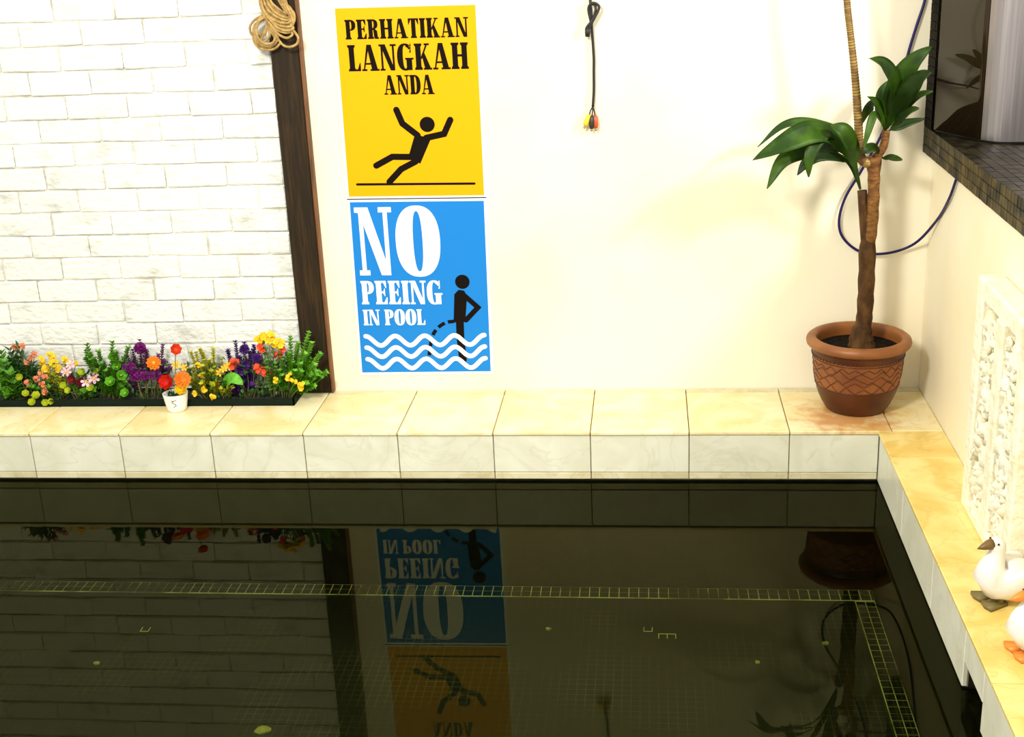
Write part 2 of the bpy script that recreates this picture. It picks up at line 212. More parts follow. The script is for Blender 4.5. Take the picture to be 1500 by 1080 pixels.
sign_k = mat('sign_black', (.006, .003, .002), .7, spec=.1)
terra = mat('terracotta', (.27, .082, .018), .55, col2=(.19, .052, .012), scale=12, bump=.15, bscale=80)
terra_rim = mat('terracotta_rim', (.30, .105, .022), .45, col2=(.21, .066, .014), scale=10)
terra_dark = mat('terracotta_dark', (.062, .015, .004), .4, spec=.35, col2=(.10, .027, .007), scale=9)
soil = mat('soil', (.005, .003, .002), .95, spec=.1, col2=(.018, .011, .005), scale=60, bump=1, bscale=90)
bark = mat('bark', (.12, .048, .012), .7, spec=.2, col2=(.26, .115, .030), scale=30, stretch=(1, 1, 2.2), bump=.7, bscale=70)
bark_lo = mat('bark_old', (.055, .024, .007), .75, spec=.2, col2=(.13, .062, .018), scale=35, stretch=(1, 1, .5), bump=.8, bscale=60)
cane_m = mat('cane', (.36, .24, .045), .55, col2=(.17, .085, .018), scale=45, stretch=(.4, .4, 2.5), lo=.4, hi=.6)
cane_ring = mat('cane_node', (.14, .065, .015), .7)
leaf_m = mat('leaf', (.011, .034, .0015), .45, spec=.2, col2=(.050, .115, .003), scale=11, lo=.42, hi=.75, rnd=.5)
blue_cable = mat('blue_cable', (.012, .004, .085), .4, spec=.3)
black_rub = mat('black_rubber', (.008, .005, .004), .5)
rope_m = mat('rope', (.55, .36, .115), .7, col2=(.34, .20, .06), scale=60, bump=.6, bscale=220)
steel = mat('brushed_steel', (.40, .36, .365), .32, metal=1, col2=(.33, .295, .30), scale=5, stretch=(18, 18, .4))
black_glass = mat('black_glass', (.020, .012, .005), .03, spec=.26)
stone = mat('carved_stone', (.90, .86, .68), .8, col2=(.78, .70, .45), scale=18, bump=.7, bscale=45, lo=.45, hi=.75)
stone_dark = mat('recess_stone', (.34, .27, .11), .9, col2=(.80, .74, .52), scale=24, bump=1, bscale=50)  # darker brown, mottled stone behind the carving
olive_stone = mat('olive_stone', (.78, .71, .36), .8, col2=(.60, .52, .22), scale=7, bump=.3)
white_glaze = mat('white_glaze', (.88, .86, .82), .35)
goose_white = mat('goose_white', (.86, .82, .78), .5, col2=(.72, .66, .58), scale=25, lo=.55, hi=.8)
brown_beak = mat('brown_beak', (.16, .085, .018), .4)
orange_beak = mat('orange_beak', (.85, .24, .02), .4)
green_foot = mat('olive_foot', (.16, .12, .03), .5)
tray_m = mat('tray_green', (.003, .010, .005), .7, spec=.15)
foam = mat('tray_filling', (.035, .035, .018), .9, col2=(.01, .016, .008), scale=40, bump=1)
def pl(name, c, c2): return mat(name, c, .5, col2=c2, scale=60, lo=.35, hi=.65)
F_green = pl('foliage_green', (.07, .27, .006), (.18, .48, .015))
F_dark = pl('foliage_dark', (.012, .055, .008), (.03, .13, .012))
F_mid = pl('foliage_mid', (.045, .17, .005), (.12, .34, .01))
F_olive = pl('foliage_olive', (.26, .30, .012), (.62, .58, .02))
F_stem = pl('stem_green', (.09, .10, .025), (.17, .16, .05))
B_yel = pl('petal_yellow', (.88, .62, .005), (.80, .50, .003))
B_lime = pl('petal_lime', (.55, .60, .02), (.38, .48, .015))
B_green = pl('petal_green', (.16, .50, .03), (.08, .32, .01))
B_orange = pl('petal_orange', (.88, .17, .008), (.80, .26, .01))
B_red = pl('petal_red', (.70, .018, .006), (.52, .008, .004))
B_scar = pl('petal_scarlet', (.80, .075, .012), (.70, .05, .01))
B_mag = pl('petal_magenta', (.24, .012, .20), (.14, .006, .13))
B_vio = pl('petal_violet', (.075, .014, .20), (.045, .008, .12))
B_pur = pl('petal_purple', (.14, .010, .13), (.07, .006, .08))
B_pink = pl('petal_pink', (.88, .60, .64), (.80, .42, .52))
B_maroon = pl('petal_maroon', (.20, .006, .02), (.13, .004, .012))
B_salmon = pl('petal_salmon', (.72, .25, .12), (.60, .15, .06))
B_amber = pl('petal_amber', (.90, .45, .02), (.85, .60, .03))

# ------------------------------------------------------------------ mesh helpers
ORG = {}
def link(o, parent=None):
    C.objects.link(o)
    if parent: o.parent = parent
    return o
def thing(name, loc, label, cat, group=None):
    o = bpy.data.objects.new(name, None); o.empty_display_size = .05
    C.objects.link(o); o.location = loc; ORG[o.name] = Vector(loc)
    o['label'] = label; o['category'] = cat
    if group: o['group'] = group
    return o
def org(o):
    return ORG.get(o.name, Vector()) if o else Vector()
def struct(o, label):
    o['kind'] = 'structure'; o['label'] = label; return o

class MB:
    def __init__(s): s.v = []; s.f = []
    def add(s, vs, fs):
        b = len(s.v); s.v += [tuple(p) for p in vs]; s.f += [tuple(b + i for i in f) for f in fs]
        return s
    def box(s, x0, x1, y0, y1, z0, z1, c=0):
        if c <= 0:
            return s.add([(x, y, z) for z in (z0, z1) for y in (y0, y1) for x in (x0, x1)],
                         [(0, 2, 3, 1), (4, 5, 7, 6), (0, 1, 5, 4), (2, 6, 7, 3), (0, 4, 6, 2), (1, 3, 7, 5)])
        L = [(x0, x1), (y0, y1), (z0, z1)]
        vs = []; idx = {}
        for cx in (0, 1):
            for cy in (0, 1):
                for cz in (0, 1):
                    cc = (cx, cy, cz)
                    for a in range(3):
                        p = [L[k][cc[k]] + (0 if k == a else (c if cc[k] == 0 else -c)) for k in range(3)]
                        idx[(cc, a)] = len(vs); vs.append(tuple(p))
        fs = []
        for a in range(3):
            b, d = [k for k in range(3) if k != a]
            for sgn in (0, 1):
                q = []
                for (u, w) in ((0, 0), (1, 0), (1, 1), (0, 1)):
                    cc = [0, 0, 0]; cc[a] = sgn; cc[b] = u; cc[d] = w; q.append(idx[(tuple(cc), a)])
                fs.append(q)
            for u in (0, 1):
                for w in (0, 1):
                    c0 = [0, 0, 0]; c1 = [0, 0, 0]; c0[b] = c1[b] = u; c0[d] = c1[d] = w; c1[a] = 1
                    c0, c1 = tuple(c0), tuple(c1)
                    fs.append((idx[(c0, b)], idx[(c1, b)], idx[(c1, d)], idx[(c0, d)]))
        for cx in (0, 1):
            for cy in (0, 1):
                for cz in (0, 1):
                    fs.append(tuple(idx[((cx, cy, cz), a)] for a in range(3)))
        return s.add(vs, fs)
    def tube(s, pts, r, n=8, cap=True):
        P = [Vector(p) for p in pts]; N = len(P)
        R_ = r if isinstance(r, (list, tuple)) else [r] * N
        t0 = (P[1] - P[0]).normalized()
        ref = Vector((0, 0, 1)) if abs(t0.z) < .9 else Vector((1, 0, 0))
        u = t0.cross(ref).normalized(); vs = []
        for i in range(N):
            t = (P[min(i + 1, N - 1)] - P[max(i - 1, 0)])
            if t.length < 1e-9: t = t0
            t = t.normalized()
            u = (u - t * u.dot(t)).normalized(); w = t.cross(u)
            for k in range(n):
                a = 2 * math.pi * k / n
                vs.append(P[i] + (u * math.cos(a) + w * math.sin(a)) * R_[i])
        fs = [(i * n + k, i * n + (k + 1) % n, (i + 1) * n + (k + 1) % n, (i + 1) * n + k) for i in range(N - 1) for k in range(n)]
        if cap:
            fs += [tuple(range(n - 1, -1, -1)), tuple((N - 1) * n + k for k in range(n))]
        return s.add(vs, fs)
    def lathe(s, prof, c, n=40, close=False):
        vs = [(c[0] + r * math.cos(2 * math.pi * k / n), c[1] + r * math.sin(2 * math.pi * k / n), c[2] + z) for r, z in prof for k in range(n)]
        fs = [(i * n + k, i * n + (k + 1) % n, (i + 1) * n + (k + 1) % n, (i + 1) * n + k) for i in range(len(prof) - 1) for k in range(n)]
        return s.add(vs, fs)
    def ell(s, c, r, n=12, m=8, rot=None, fn=None):
        vs = []; fs = []
        for j in range(m + 1):
            th = math.pi * j / m
            for k in range(n):
                ph = 2 * math.pi * k / n
                p = Vector((math.sin(th) * math.cos(ph), math.sin(th) * math.sin(ph), math.cos(th)))
                if fn: p = p * fn(p)
                p = Vector((p.x * r[0], p.y * r[1], p.z * r[2]))
                if rot: p = rot @ p
                vs.append(Vector(c) + p)
        for j in range(m):
            for k in range(n):
                fs.append((j * n + k, (j + 1) * n + k, (j + 1) * n + (k + 1) % n, j * n + (k + 1) % n))
        return s.add(vs, fs)
    def prism(s, pts, d0, d1, f):
        # pts 2D outline, f(a,b,d) -> 3D point
        n = len(pts)
        vs = [f(a, b, d0) for a, b in pts] + [f(a, b, d1) for a, b in pts]
        fs = [tuple(range(n)), tuple(range(2 * n - 1, n - 1, -1))]
        fs += [(i, n + i, n + (i + 1) % n, (i + 1) % n) for i in range(n)]
        return s.add(vs, fs)
    def mesh(s, name, m, o=Vector(), smooth=False):
        me = bpy.data.meshes.new(name)
        me.from_pydata([(p[0] - o[0], p[1] - o[1], p[2] - o[2]) for p in s.v], [], s.f)
        me.materials.append(m); me.update()
        import bmesh
        bm = bmesh.new(); bm.from_mesh(me); bmesh.ops.recalc_face_normals(bm, faces=bm.faces); bm.to_mesh(me); bm.free()
        if smooth: me.polygons.foreach_set('use_smooth', [True] * len(me.polygons))
        return me
    def build(s, name, m, parent=None, smooth=False):
        o_ = org(parent)
        ob = bpy.data.objects.new(name, s.mesh(name, m, o_, smooth))
        C.objects.link(ob)
        if parent: ob.parent = parent
        ORG[ob.name] = o_
        return ob

def spline(pts, k=6):
    P = [Vector(p) for p in pts]; out = []
    P = [P[0] * 2 - P[1]] + P + [P[-1] * 2 - P[-2]]
    for i in range(1, len(P) - 2):
        for j in range(k):
            t = j / k; a, b, c, d = P[i - 1:i + 3]
            out.append(.5 * ((2 * b) + (c - a) * t + (2 * a - 5 * b + 4 * c - d) * t * t + (3 * b - a - 3 * c + d) * t ** 3))
    out.append(P[-2]); return out
def lerp(a, b, t): return a + (b - a) * t
def pieces(name, m, parent, boxes, c=.0015):
    """boxes -> one object each under parent; alike boxes share mesh data"""
    cache = {}; out = []
    o_ = org(parent)
    for (x0, x1, y0, y1, z0, z1) in boxes:
        k = (round(x1 - x0, 4), round(y1 - y0, 4), round(z1 - z0, 4))
        if k not in cache:
            b = MB(); b.box(-k[0] / 2, k[0] / 2, -k[1] / 2, k[1] / 2, -k[2] / 2, k[2] / 2, c)
            cache[k] = b.mesh(name, m)
        ob = bpy.data.objects.new(name, cache[k]); C.objects.link(ob); ob.parent = parent
        ob.location = Vector(((x0 + x1) / 2, (y0 + y1) / 2, (z0 + z1) / 2)) - o_
        out.append(ob)
    return out

# ------------------------------------------------------------------ the setting
H = .166; D = .38; XC = 2.664; XW = 2.85
wb = MB().box(.912, 4.6, D, D + .15, -.0, 3.0).build('wall_back', plaster)
struct(wb, 'cream plastered back wall behind the signs and the potted plant')
wl = MB().box(-1.3, .83, D + .008, D + .15, 0, 3.0).build('wall_left', mortar)
struct(wl, 'white painted brick wall left of the wooden post')
bricks = []
ph = .0766; z = 1.41 - 14 * ph - ph * 3; row = 0
while z < 1.66:
    off = (.113 if row % 2 else .008) + random.uniform(-.012, .012)
    x = off - .205 * 6
    while x < .816:
        x0, x1 = x + .0025, x + .205 - .0025
        if x1 > -.78:
            x1 = min(x1, .812)
            if x1 - x0 > .03:
                bricks.append((x0, x1, D - .001 + random.uniform(-.0035, .0025), D + .03, z + .0028, z + ph - .0028))
        x += .205
    z += ph; row += 1
cacheB = [None] * 5
def brick_mesh(w, h, d, seed):
    # hand-painted brick: slightly wavy chamfered block
    b = MB(); b.box(-w / 2, w / 2, -d / 2, d / 2, -h / 2, h / 2, .004)
    r = random.Random(seed)
    b.v = [(x + r.uniform(-.0028, .0028), y + r.uniform(-.002, .002), zz + r.uniform(-.0024, .0024)) for x, y, zz in b.v]
    return b.mesh('brick', brickm)
full = [brick_mesh(.200, ph - .0056, .034, i) for i in range(6)]
for bi, (x0, x1, y0, y1, z0, z1) in enumerate(bricks):
    if z1 < H: continue
    me = full[bi % 6] if abs(x1 - x0 - .200) < .002 else brick_mesh(x1 - x0, z1 - z0, .034, bi)
    ob = bpy.data.objects.new('brick', me); C.objects.link(ob); ob.parent = wl
    ob.location = ((x0 + x1) / 2, y0 + .017, (z0 + z1) / 2)
wr = MB().box(XW, XW + .15, -3.2, D - .002, 0, .925).build('wall_right', plaster_r)
struct(wr, 'low cream side wall under the black mosaic counter')
# pool shell
fl = MB().box(-1.6, XC + .12, -3.2, .12, -.42, -.372).build('floor', pool_m)
struct(fl, 'dark mosaic pool floor under the water')
for y0, y1, x0, x1, nm, lb in ((0.004, .10, -1.6, XC + .1, 'wall_pool_back', 'black tiled pool wall below the back coping'), ):
    o = MB().box(x0, x1, y0, y1, -.371, .004).build(nm, pool_wall_m); struct(o, lb)
o = MB().box(XC + .10, XC + .14, -3.2, .004, -.371, .10).build('wall_pool_right', pool_wall_m); struct(o, 'black tiled pool wall below the side coping')
blk = MB().box(XC + .004, XC + .10, -1.107, .004, -.371, .004).box(XC + .004, XC + .1, -3.2, -1.27, -.371, .004).build('wall_pool_ledge', pool_wall_m)
blk['kind'] = 'structure'; blk['label'] = 'black tiled pool wall either side of the overflow slot'
MB().box(XC + .004, XC + .10, -1.27, -1.107, -.371, -.004).build('slot_sill', black_tile, blk)
# pale grouted border of the pool floor: two rows of little tiles
bord = MB().box(-1.6, XC, -.066, 0, -.3725, -.3705).box(XC - .06, XC, -3.0, -.066, -.3725, -.3705).build('floor_border', pale_grout, fl)
tl = MB()
n = 0
x = -1.59
while x < XC - .004:
    for r in range(2):
        y0 = -.0625 + r * .031
        tl.box(x, x + .0282, y0, y0 + .0285, -.3715, -.3695)
    x += .031
y = -.075
while y > -2.9:
    for r in range(2):
        x0 = XC - .0575 + r * .029
        tl.box(x0, x0 + .0262, y - .0282, y, -.3715, -.3695)
    y -= .031
t = tl.build('border_mosaic', pool_m, fl); t['kind'] = 'stuff'
# worn patches of pale grout showing on the pool floor
for cx_, cy_, nx, ny in PATCH:
    b = MB()
    for i in range(nx + 1): b.box(cx_ + i * .025 - .0012, cx_ + i * .025 + .0012, cy_, cy_ + ny * .025, -.3722, -.3712)
    for j in range(ny + 1):
        if (j + nx) % 2: b.box(cx_, cx_ + nx * .025, cy_ + j * .025 - .0012, cy_ + j * .025 + .0012, -.3722, -.3711)
    b.build('grout_patch', pale_grout, fl)
# water
wt = MB().add([(-1.6, -3.2, 0), (XC + .1, -3.2, 0), (XC + .1, .003, 0), (-1.6, .003, 0)], [(0, 1, 2, 3)]).build('pool_water', water_m)
wt['kind'] = 'stuff'; wt['label'] = 'still dark pool water mirroring the wall and signs'; wt['category'] = 'water'

# ------------------------------------------------------------------ coping
cop = MB().box(-1.3, XW, .006, D, .0, H - .011).build('trim_1', grout)
struct(cop, 'marble tiled pool coping along the back wall')
g = .0014
xs = [-.9, -.6, -.3, 0, .3, .6, .9, 1.2, 1.5, 1.8, 2.1, 2.40, 2.70, 2.85]
top = []; strip = []
for a, b in zip(xs[:-1], xs[1:]):
    j = random.uniform(-.0006, .0006)
    f0 = -.005 if b <= 2.71 else .001
    top.append((a + g, b - g, f0, .336, H - .012 + j, H + j))
    strip.append((a + g, b - g, .342, D - .001, H - .012 + j, H - .001 + j))
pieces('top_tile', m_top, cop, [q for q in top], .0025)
pieces('back_strip', m_strip, cop, strip, .0015)
xf = [-.9, -.6, -.3, 0, .3, .6, .9, 1.2, 1.5, 1.8, 2.1, 2.40, 2.664]
pieces('face_tile', m_face, cop, [(a + g, b - g, 0, .012, .030, H - .0135) for a, b in zip(xf[:-1], xf[1:])], .0018)
pieces('base_strip', m_strip, cop, [(a + g, b - g, .001 + random.uniform(-.001, .001), .012, .007, .0285) for a, b in zip(xf[:-1], xf[1:])], .0018)
cr = MB().box(XC + .008, XW, -3.2, -.0, .071, H - .011).box(XC + .008, XC + .1, -1.105, 0, .0, .0711).box(XC + .008, XC + .1, -3.2, -1.272, 0, .0711).build('trim_2', grout)
struct(cr, 'marble tiled pool coping along the right wall')
ys = [0, -.205, -.71, -.83, -1.34, -1.84, -2.34, -3.0]
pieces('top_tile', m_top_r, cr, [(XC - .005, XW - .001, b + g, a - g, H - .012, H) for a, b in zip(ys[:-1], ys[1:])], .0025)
fy = [0, -.38, -.77, -1.107]
pieces('face_tile', m_face, cr, [(XC, XC + .012, b + g, a - g, .004, H - .0135) for a, b in zip(fy[:-1], fy[1:])], .0018)
pieces('face_tile', m_face, cr, [(XC, XC + .012, -1.27 + g, -1.107 - g, .071, H - .0135)], .0018)
fy = [-1.27, -1.60, -2.0, -2.5, -3.0]
pieces('face_tile', m_face, cr, [(XC, XC + .012, b + g, a - g, .004, H - .0135) for a, b in zip(fy[:-1], fy[1:])], .0018)
sl = MB().box(XC + .085, XC + .099, -1.269, -1.108, -.2, .0705)
sl.box(XC + .013, XC + .085, -1.1085, -1.1072, -.2, .0705); sl.box(XC + .013, XC + .085, -1.2698, -1.2685, -.2, .0705); sl.box(XC + .013, XC + .085, -1.2685, -1.1085, .0690, .0705)
sl.build('slot_back', black_tile, cr)
gl = MB()
for k in range(6):
    yy = -1.26 + k * .028
    gl.box(XC + .0835, XC + .0855, yy, yy + .0015, 0, .07)
for k in range(3): gl.box(XC + .0835, XC + .0855, -1.269, -1.108, .012 + k * .025, .0135 + k * .025)
gl.build('slot_grout', dark_grout, cr)

# ------------------------------------------------------------------ wooden post
post = thing('wooden_post', (.867, .365, H), 'tall dark brown wooden post between the brick wall and the plaster', 'post')
MB().box(.8175, .908, .352, D + .02, H, 3.0, .003).build('post_front', wood, post)
MB().box(.9085, .917, .350, D + .02, H, 3.0, .003).build('post_edge', wood_edge, post)

# ------------------------------------------------------------------ signs
def glyph(ch):
    """outline polygons of heavy condensed slab letters, unit cap height; returns polys, width"""
    T = .27; s = .085; e = .06
    R = lambda x0, x1, y0, y1: [(x0, y0), (x1, y0), (x1, y1), (x0, y1)]
    def stem(x, w=T, top=True, bot=True):
        p = [R(x, x + w, 0, 1)]
        if bot: p.append([(x - e, 0), (x + w + e, 0), (x + w + e, s * .7), (x + w, s * 1.5), (x, s * 1.5), (x - e, s * .7)])
        if top: p.append([(x - e, 1), (x - e, 1 - s * .7), (x, 1 - s * 1.5), (x + w, 1 - s * 1.5), (x + w + e, 1 - s * .7), (x + w + e, 1)])
        return p
    def band(cx, cy, ax, ay, bx, by, a0, a1, n=18, icx=None):
        q = []
        icx = cx if icx is None else icx
        for i in range(n):
            u, w = [math.radians(lerp(a0, a1, k / n)) for k in (i, i + 1)]
            se = lambda t, A, B, c: (c + A * math.copysign(abs(math.cos(t)) ** .85, math.cos(t)), cy + B * math.copysign(abs(math.sin(t)) ** .85, math.sin(t)))
            q.append([se(u, ax, ay, cx), se(w, ax, ay, cx), se(w, bx, by, icx), se(u, bx, by, icx)])
        return q
    if ch == 'I': return stem(e), T + 2 * e
    if ch == 'H': return stem(e) + stem(e + T + .20) + [R(e + T, e + T + .2, .47, .56)], 2 * T + .2 + 2 * e
    if ch == 'L': return stem(e) + [R(e, .62, 0, .075), [(.62, 0), (.62, .32), (.585, .32), (.46, .07), (.46, 0)]], .63
    if ch == 'E':
        return stem(e) + [R(e, .60, 0, .075), R(e, .58, .925, 1), [(.62, 0), (.63, .30), (.595, .30), (.44, .07), (.44, 0)],
                          [(.44, 1), (.44, .93), (.565, .70), (.60, .70), (.60, 1)], R(e + T, .44, .475, .545), [(.40, .5), (.50, .34), (.52, .34), (.52, .68), (.50, .68)]], .65
    if ch == 'T':
        w = .66; x = (w - T) / 2
        return stem(x, T, False, True) + [R(.0, w, .925, 1), [(0, 1), (0, .68), (.035, .68), (.17, .93), (.17, 1)], [(w, 1), (w - .17, 1), (w - .17, .93), (w - .035, .68), (w, .68)]], w
    if ch == 'P': return stem(e) + band(.33, .72, .36, .28, .10, .215, -90, 90), .70
    if ch == 'R':
        return stem(e) + band(.33, .745, .34, .255, .09, .19, -90, 90) + [[(.30, .53), (.46, .53), (.62, .40), (.64, .10), (.72, .06), (.72, 0), (.46, 0), (.40, .08), (.37, .45), (.30, .47)]], .74
    if ch == 'D': return stem(e) + band(.33, .5, .42, .5, .14, .43, -90, 90, 24), .76
    if ch == 'O': return band(.40, .5, .40, .52, .085, .44, 0, 360, 48), .80
    if ch == 'G':
        return band(.40, .5, .40, .515, .11, .44, 52, 308, 40) + [R(.46, .74, .0, .40), [(.40, .40), (.82, .40), (.82, .47), (.40, .47)], [(.66, 1), (.66, .78), (.62, .66), (.70, .66), (.71, 1)], [(.40, 0), (.50, -.01), (.50, .12), (.40, .06)], [(.40, 1.015), (.56, .98), (.68, .82), (.60, .78), (.44, .94), (.40, .94)]], .82
    if ch == 'A':
        return [[(.30, 1), (.52, 1), (.80, .05), (.50, .05)], [(.30, 1), (.37, 1), (.40, .93), (.15, .05), (.08, .05)], R(.17, .60, .24, .31),
                R(0, .26, 0, .075), R(.42, .88, 0, .075)], .88
    if ch == 'N':
        return [R(.07, .17, 0, 1), [(.02, 1), (.30, 1), (.74, 0), (.52, 0), (.09, .92), (.02, .92)], R(.645, .745, 0, 1), R(0, .25, 0, .075), R(.54, .85, .925, 1), R(-.02, .2, .925, 1)], .83
    if ch == 'K':
        return stem(e) + [[(.30, .44), (.36, .40), (.66, .93), (.58, .95)], R(.50, .76, .925, 1), [(.36, .58), (.50, .66), (.80, .06), (.50, .06)], R(.44, .86, 0, .075)], .86
    return [], .32

def lettering(name, text, x0, z0, x1, z1, h, y, m, parent, gap=.05):
    W = 0; lay = []
    for i, ch in enumerate(text):
        p, w = glyph(ch); lay.append((W, p)); W += w + (gap if ch != ' ' else 0)
    W -= gap
    b = MB()
    for off, polys in lay:
        for pi_, poly in enumerate(polys):
            pts = []
            for px, pz in poly:
                t = (px + off) / W
                pts.append((lerp(x0, x1, t), lerp(z0, z1, t) + pz * h))
            b.add([(a, y - 1e-5 * (pi_ % 50), c) for a, c in pts], [tuple(range(len(pts)))])
    return b.build(name, m, parent)
def capsule(b, pts, w, y, cap=True, n=10):
    """flat stroke in the x-z plane: one mitred ribbon with half-round ends"""
    r = w / 2; P = [Vector(p) for p in pts]; N = len(P); L_ = []; R_ = []
    for i in range(N):
        d0 = (P[i] - P[i - 1]).normalized() if i else (P[1] - P[0]).normalized()
        d1 = (P[i + 1] - P[i]).normalized() if i < N - 1 else d0
        n0 = Vector((-d0.y, d0.x)); n1 = Vector((-d1.y, d1.x)); mt = (n0 + n1).normalized()
        k = r / max(.5, mt.dot(n0)); L_.append(P[i] + mt * k); R_.append(P[i] - mt * k)
    b.add([(p.x, y, p.y) for p in L_ + R_], [(i, i + 1, N + i + 1, N + i) for i in range(N - 1)])
    if cap:
        for c, d in ((P[0], (P[0] - P[1]).normalized()), (P[-1], (P[-1] - P[-2]).normalized())):
            a0 = math.atan2(d.y, d.x)
            b.add([(c.x + r * math.cos(a0 + math.pi * (k / n - .5)), y, c.y + r * math.sin(a0 + math.pi * (k / n - .5))) for k in range(n + 1)], [tuple(range(n + 1))])
def disc(b, c, r, y, n=20):
    b.add([(c[0] + r * math.cos(2 * math.pi * k / n), y, c[1] + r * math.sin(2 * math.pi * k / n)) for k in range(n)], [tuple(range(n))])

yb = D - .005
s1 = thing('wall_sign', (1.242, D, .83), 'yellow warning sign with a slipping figure and black lettering', 'sign')
plate = lambda b, q, y0, y1: b.prism(q, y0, y1, lambda a, c, d: (a, d, c))
MB_ = MB(); plate(MB_, [(1.012, .822), (1.470, .818), (1.472, 1.424), (1.018, 1.429)], D, D - .004); MB_.build('backing_board', sign_w, s1)
MB_ = MB(); plate(MB_, [(1.0215, .833), (1.461, .828), (1.4635, 1.414), (1.0275, 1.419)], D - .0039, D - .0048); MB_.build('yellow_face', sign_y, s1)
yp = D - .0053
for t, x0, z0, x1, z1, h in LINES: lettering('lettering', t, x0, z0, x1, z1, h, yp, sign_k, s1)
b = MB(); w = FALL['w']
disc(b, FALL['head'], FALL['headr'], yp, 28)
for i, k in enumerate(('armL', 'armR', 'legL', 'legR')): capsule(b, FALL[k], w, yp - 3e-5 * (i + 1))
b.add([(a, yp, c) for a, c in FALL['torso']], [(0, 1, 2, 3)])
b.build('slipping_figure', sign_k, s1)
b = MB(); capsule(b, FALL['line'], .0075, yp); b.build('ground_line', sign_k, s1)

s2 = thing('wall_sign', (1.234, D, .23), 'blue sign with white lettering about the pool and a standing figure in waves', 'sign')
MB_ = MB(); plate(MB_, [(1.008, .220), (1.463, .222), (1.468, .8215), (1.014, .8255)], D, D - .004); MB_.build('backing_board', sign_w, s2)
MB_ = MB(); plate(MB_, [(1.0155, .231), (1.4535, .232), (1.459, .8095), (1.0225, .8145)], D - .0039, D - .0048); MB_.build('blue_face', sign_b, s2)
b = MB(); disc(b, PEE['head'], PEE['headr'], yp, 28)
b.add([(a, yp - 3e-5, c) for a, c in PEE['torso']], [tuple(range(len(PEE['torso'])))])
capsule(b, PEE['arm'], .017, yp - 6e-5); capsule(b, [PEE['leg'][0], PEE['leg'][1], (PEE['leg'][1][0] + .004, .275)], .026, yp)
b.build('standing_figure', sign_k, s2)
b = MB(); A = PEE['arc']
sp = spline([(a, 0, c) for a, c in A], 8); sp = [(p.x, p.z) for p in sp]
for i0, i1 in ((0, 6), (9, 15), (18, 23), (27, 31), (34, 39)):
    capsule(b, sp[i0:i1 + 1], .012, yp, False)
b.v = [(x, y - 1e-4, z_) for x, y, z_ in b.v]; b.build('dashed_arc', sign_k, s2)
for zc in (.343, .303, .262):
    b = MB(); pts = [(1.038 + (1.438 - 1.038) * i / 72, zc + .0165 * math.cos(i / 72 * 8 * math.pi)) for i in range(73)]
    capsule(b, pts, .0155, yp - .0004); b.build('wave', sign_w, s2)
for t, x0, z0, x1, z1, h in LINES2:
    lettering('lettering', t, x0, z0, x1, z1, h, yp, sign_w, s2)

# ------------------------------------------------------------------ counter, backsplash, appliance
ct = thing('bar_counter', (3.2, -.4, .93), 'black mosaic bar counter jutting over the right wall', 'counter')
CX = 2.815; cy0 = -2.2
MB().box(CX + .003, 3.9, cy0, D - .001, .931, 1.009).build('counter_slab', dark_grout, ct)
fr = MB()
y = D - .003; pit = .0262
random.seed(3)
while y > cy0 + .03:
    for r in range(3):
        z0 = .932 + r * .0267
        fr.box(CX + random.uniform(-.0005, .0008), CX + .004, y - pit + .0018, y, z0, z0 + .0250, .0008)
    y -= pit
o = fr.build('edge_mosaic', counter_tile, ct); o['kind'] = 'stuff'
tp = MB(); y = D - .003
while y > cy0 + .03:
    x = CX + .0005
    while x < 3.4:
        tp.box(x, x + pit - .0018, y - pit + .0018, y, 1.008, 1.0115 + random.uniform(-.0004, .0004))
        x += pit
    y -= pit
o = tp.build('top_mosaic', black_tile, ct); o['kind'] = 'stuff'
bs = MB().box(CX + .004, 3.9, .281, D - .0005, 1.0125, 2.4).build('trim_3', dark_grout)
struct(bs, 'black mosaic cladding of the wall end above the counter')
bm_ = MB(); zz = 1.0135
while zz < 1.62:
    for yy in (.282, .3075, .3330, .3585): 
        bm_.box(CX + random.uniform(0, .0006), CX + .005, yy, min(yy + .0245, D - .001), zz, zz + .0238)
    x = CX
    while x < 3.2:
        bm_.box(x, x + .0246, .2795, .282, zz, zz + .0238); x += pit
    zz += .0256
o = bm_.build('cladding_mosaic', clad_tile, bs); o['kind'] = 'stuff'
ap = thing('steel_dispenser', (2.98, .12, 1.0122), 'steel and black glossy upright dispenser standing on the mosaic counter', 'dispenser')
side = [(2.8165, .249), (2.817, .248), (2.836, .202), (2.868, .130), (2.893, .073), (2.9015, .056)]
front = [(2.9035, .0525), (2.915, .036), (2.930, .019), (2.945, .009), (2.968, .003), (2.997, .0), (3.08, -.003), (3.20, 0.0), (3.24, .02), (3.26, .06), (3.26, .26)]
def wallp(pts, t, z0, z1, name, mm):
    b = MB(); n = len(pts); inner = []
    for i, (x, y) in enumerate(pts):
        a = Vector(pts[max(i - 1, 0)]); c = Vector(pts[min(i + 1, n - 1)]); d = (c - a).normalized()
        inner.append((x - d.y * t, y + d.x * t))
    vs = []
    for z in (z0, z1):
        vs += [(x, y, z) for x, y in pts] + [(x, y, z) for x, y in inner]
    fs = []
    for i in range(n - 1):
        fs += [(i, i + 1, 2 * n + i + 1, 2 * n + i), (n + i, 3 * n + i, 3 * n + i + 1, n + i + 1), (i, n + i, n + i + 1, i + 1), (2 * n + i, 2 * n + i + 1, 3 * n + i + 1, 3 * n + i)]
    for i in (0, n - 1): fs.append((i, 2 * n + i, 3 * n + i, n + i))
    b.add(vs, fs); return b.build(name, mm, ap, False)
o = wallp(side, .006, 1.018, 1.62, 'black_side_panel', black_glass)
o.data.polygons.foreach_set('use_smooth', [True] * len(o.data.polygons))
wallp(front, .006, 1.018, 1.62, 'steel_front', steel)
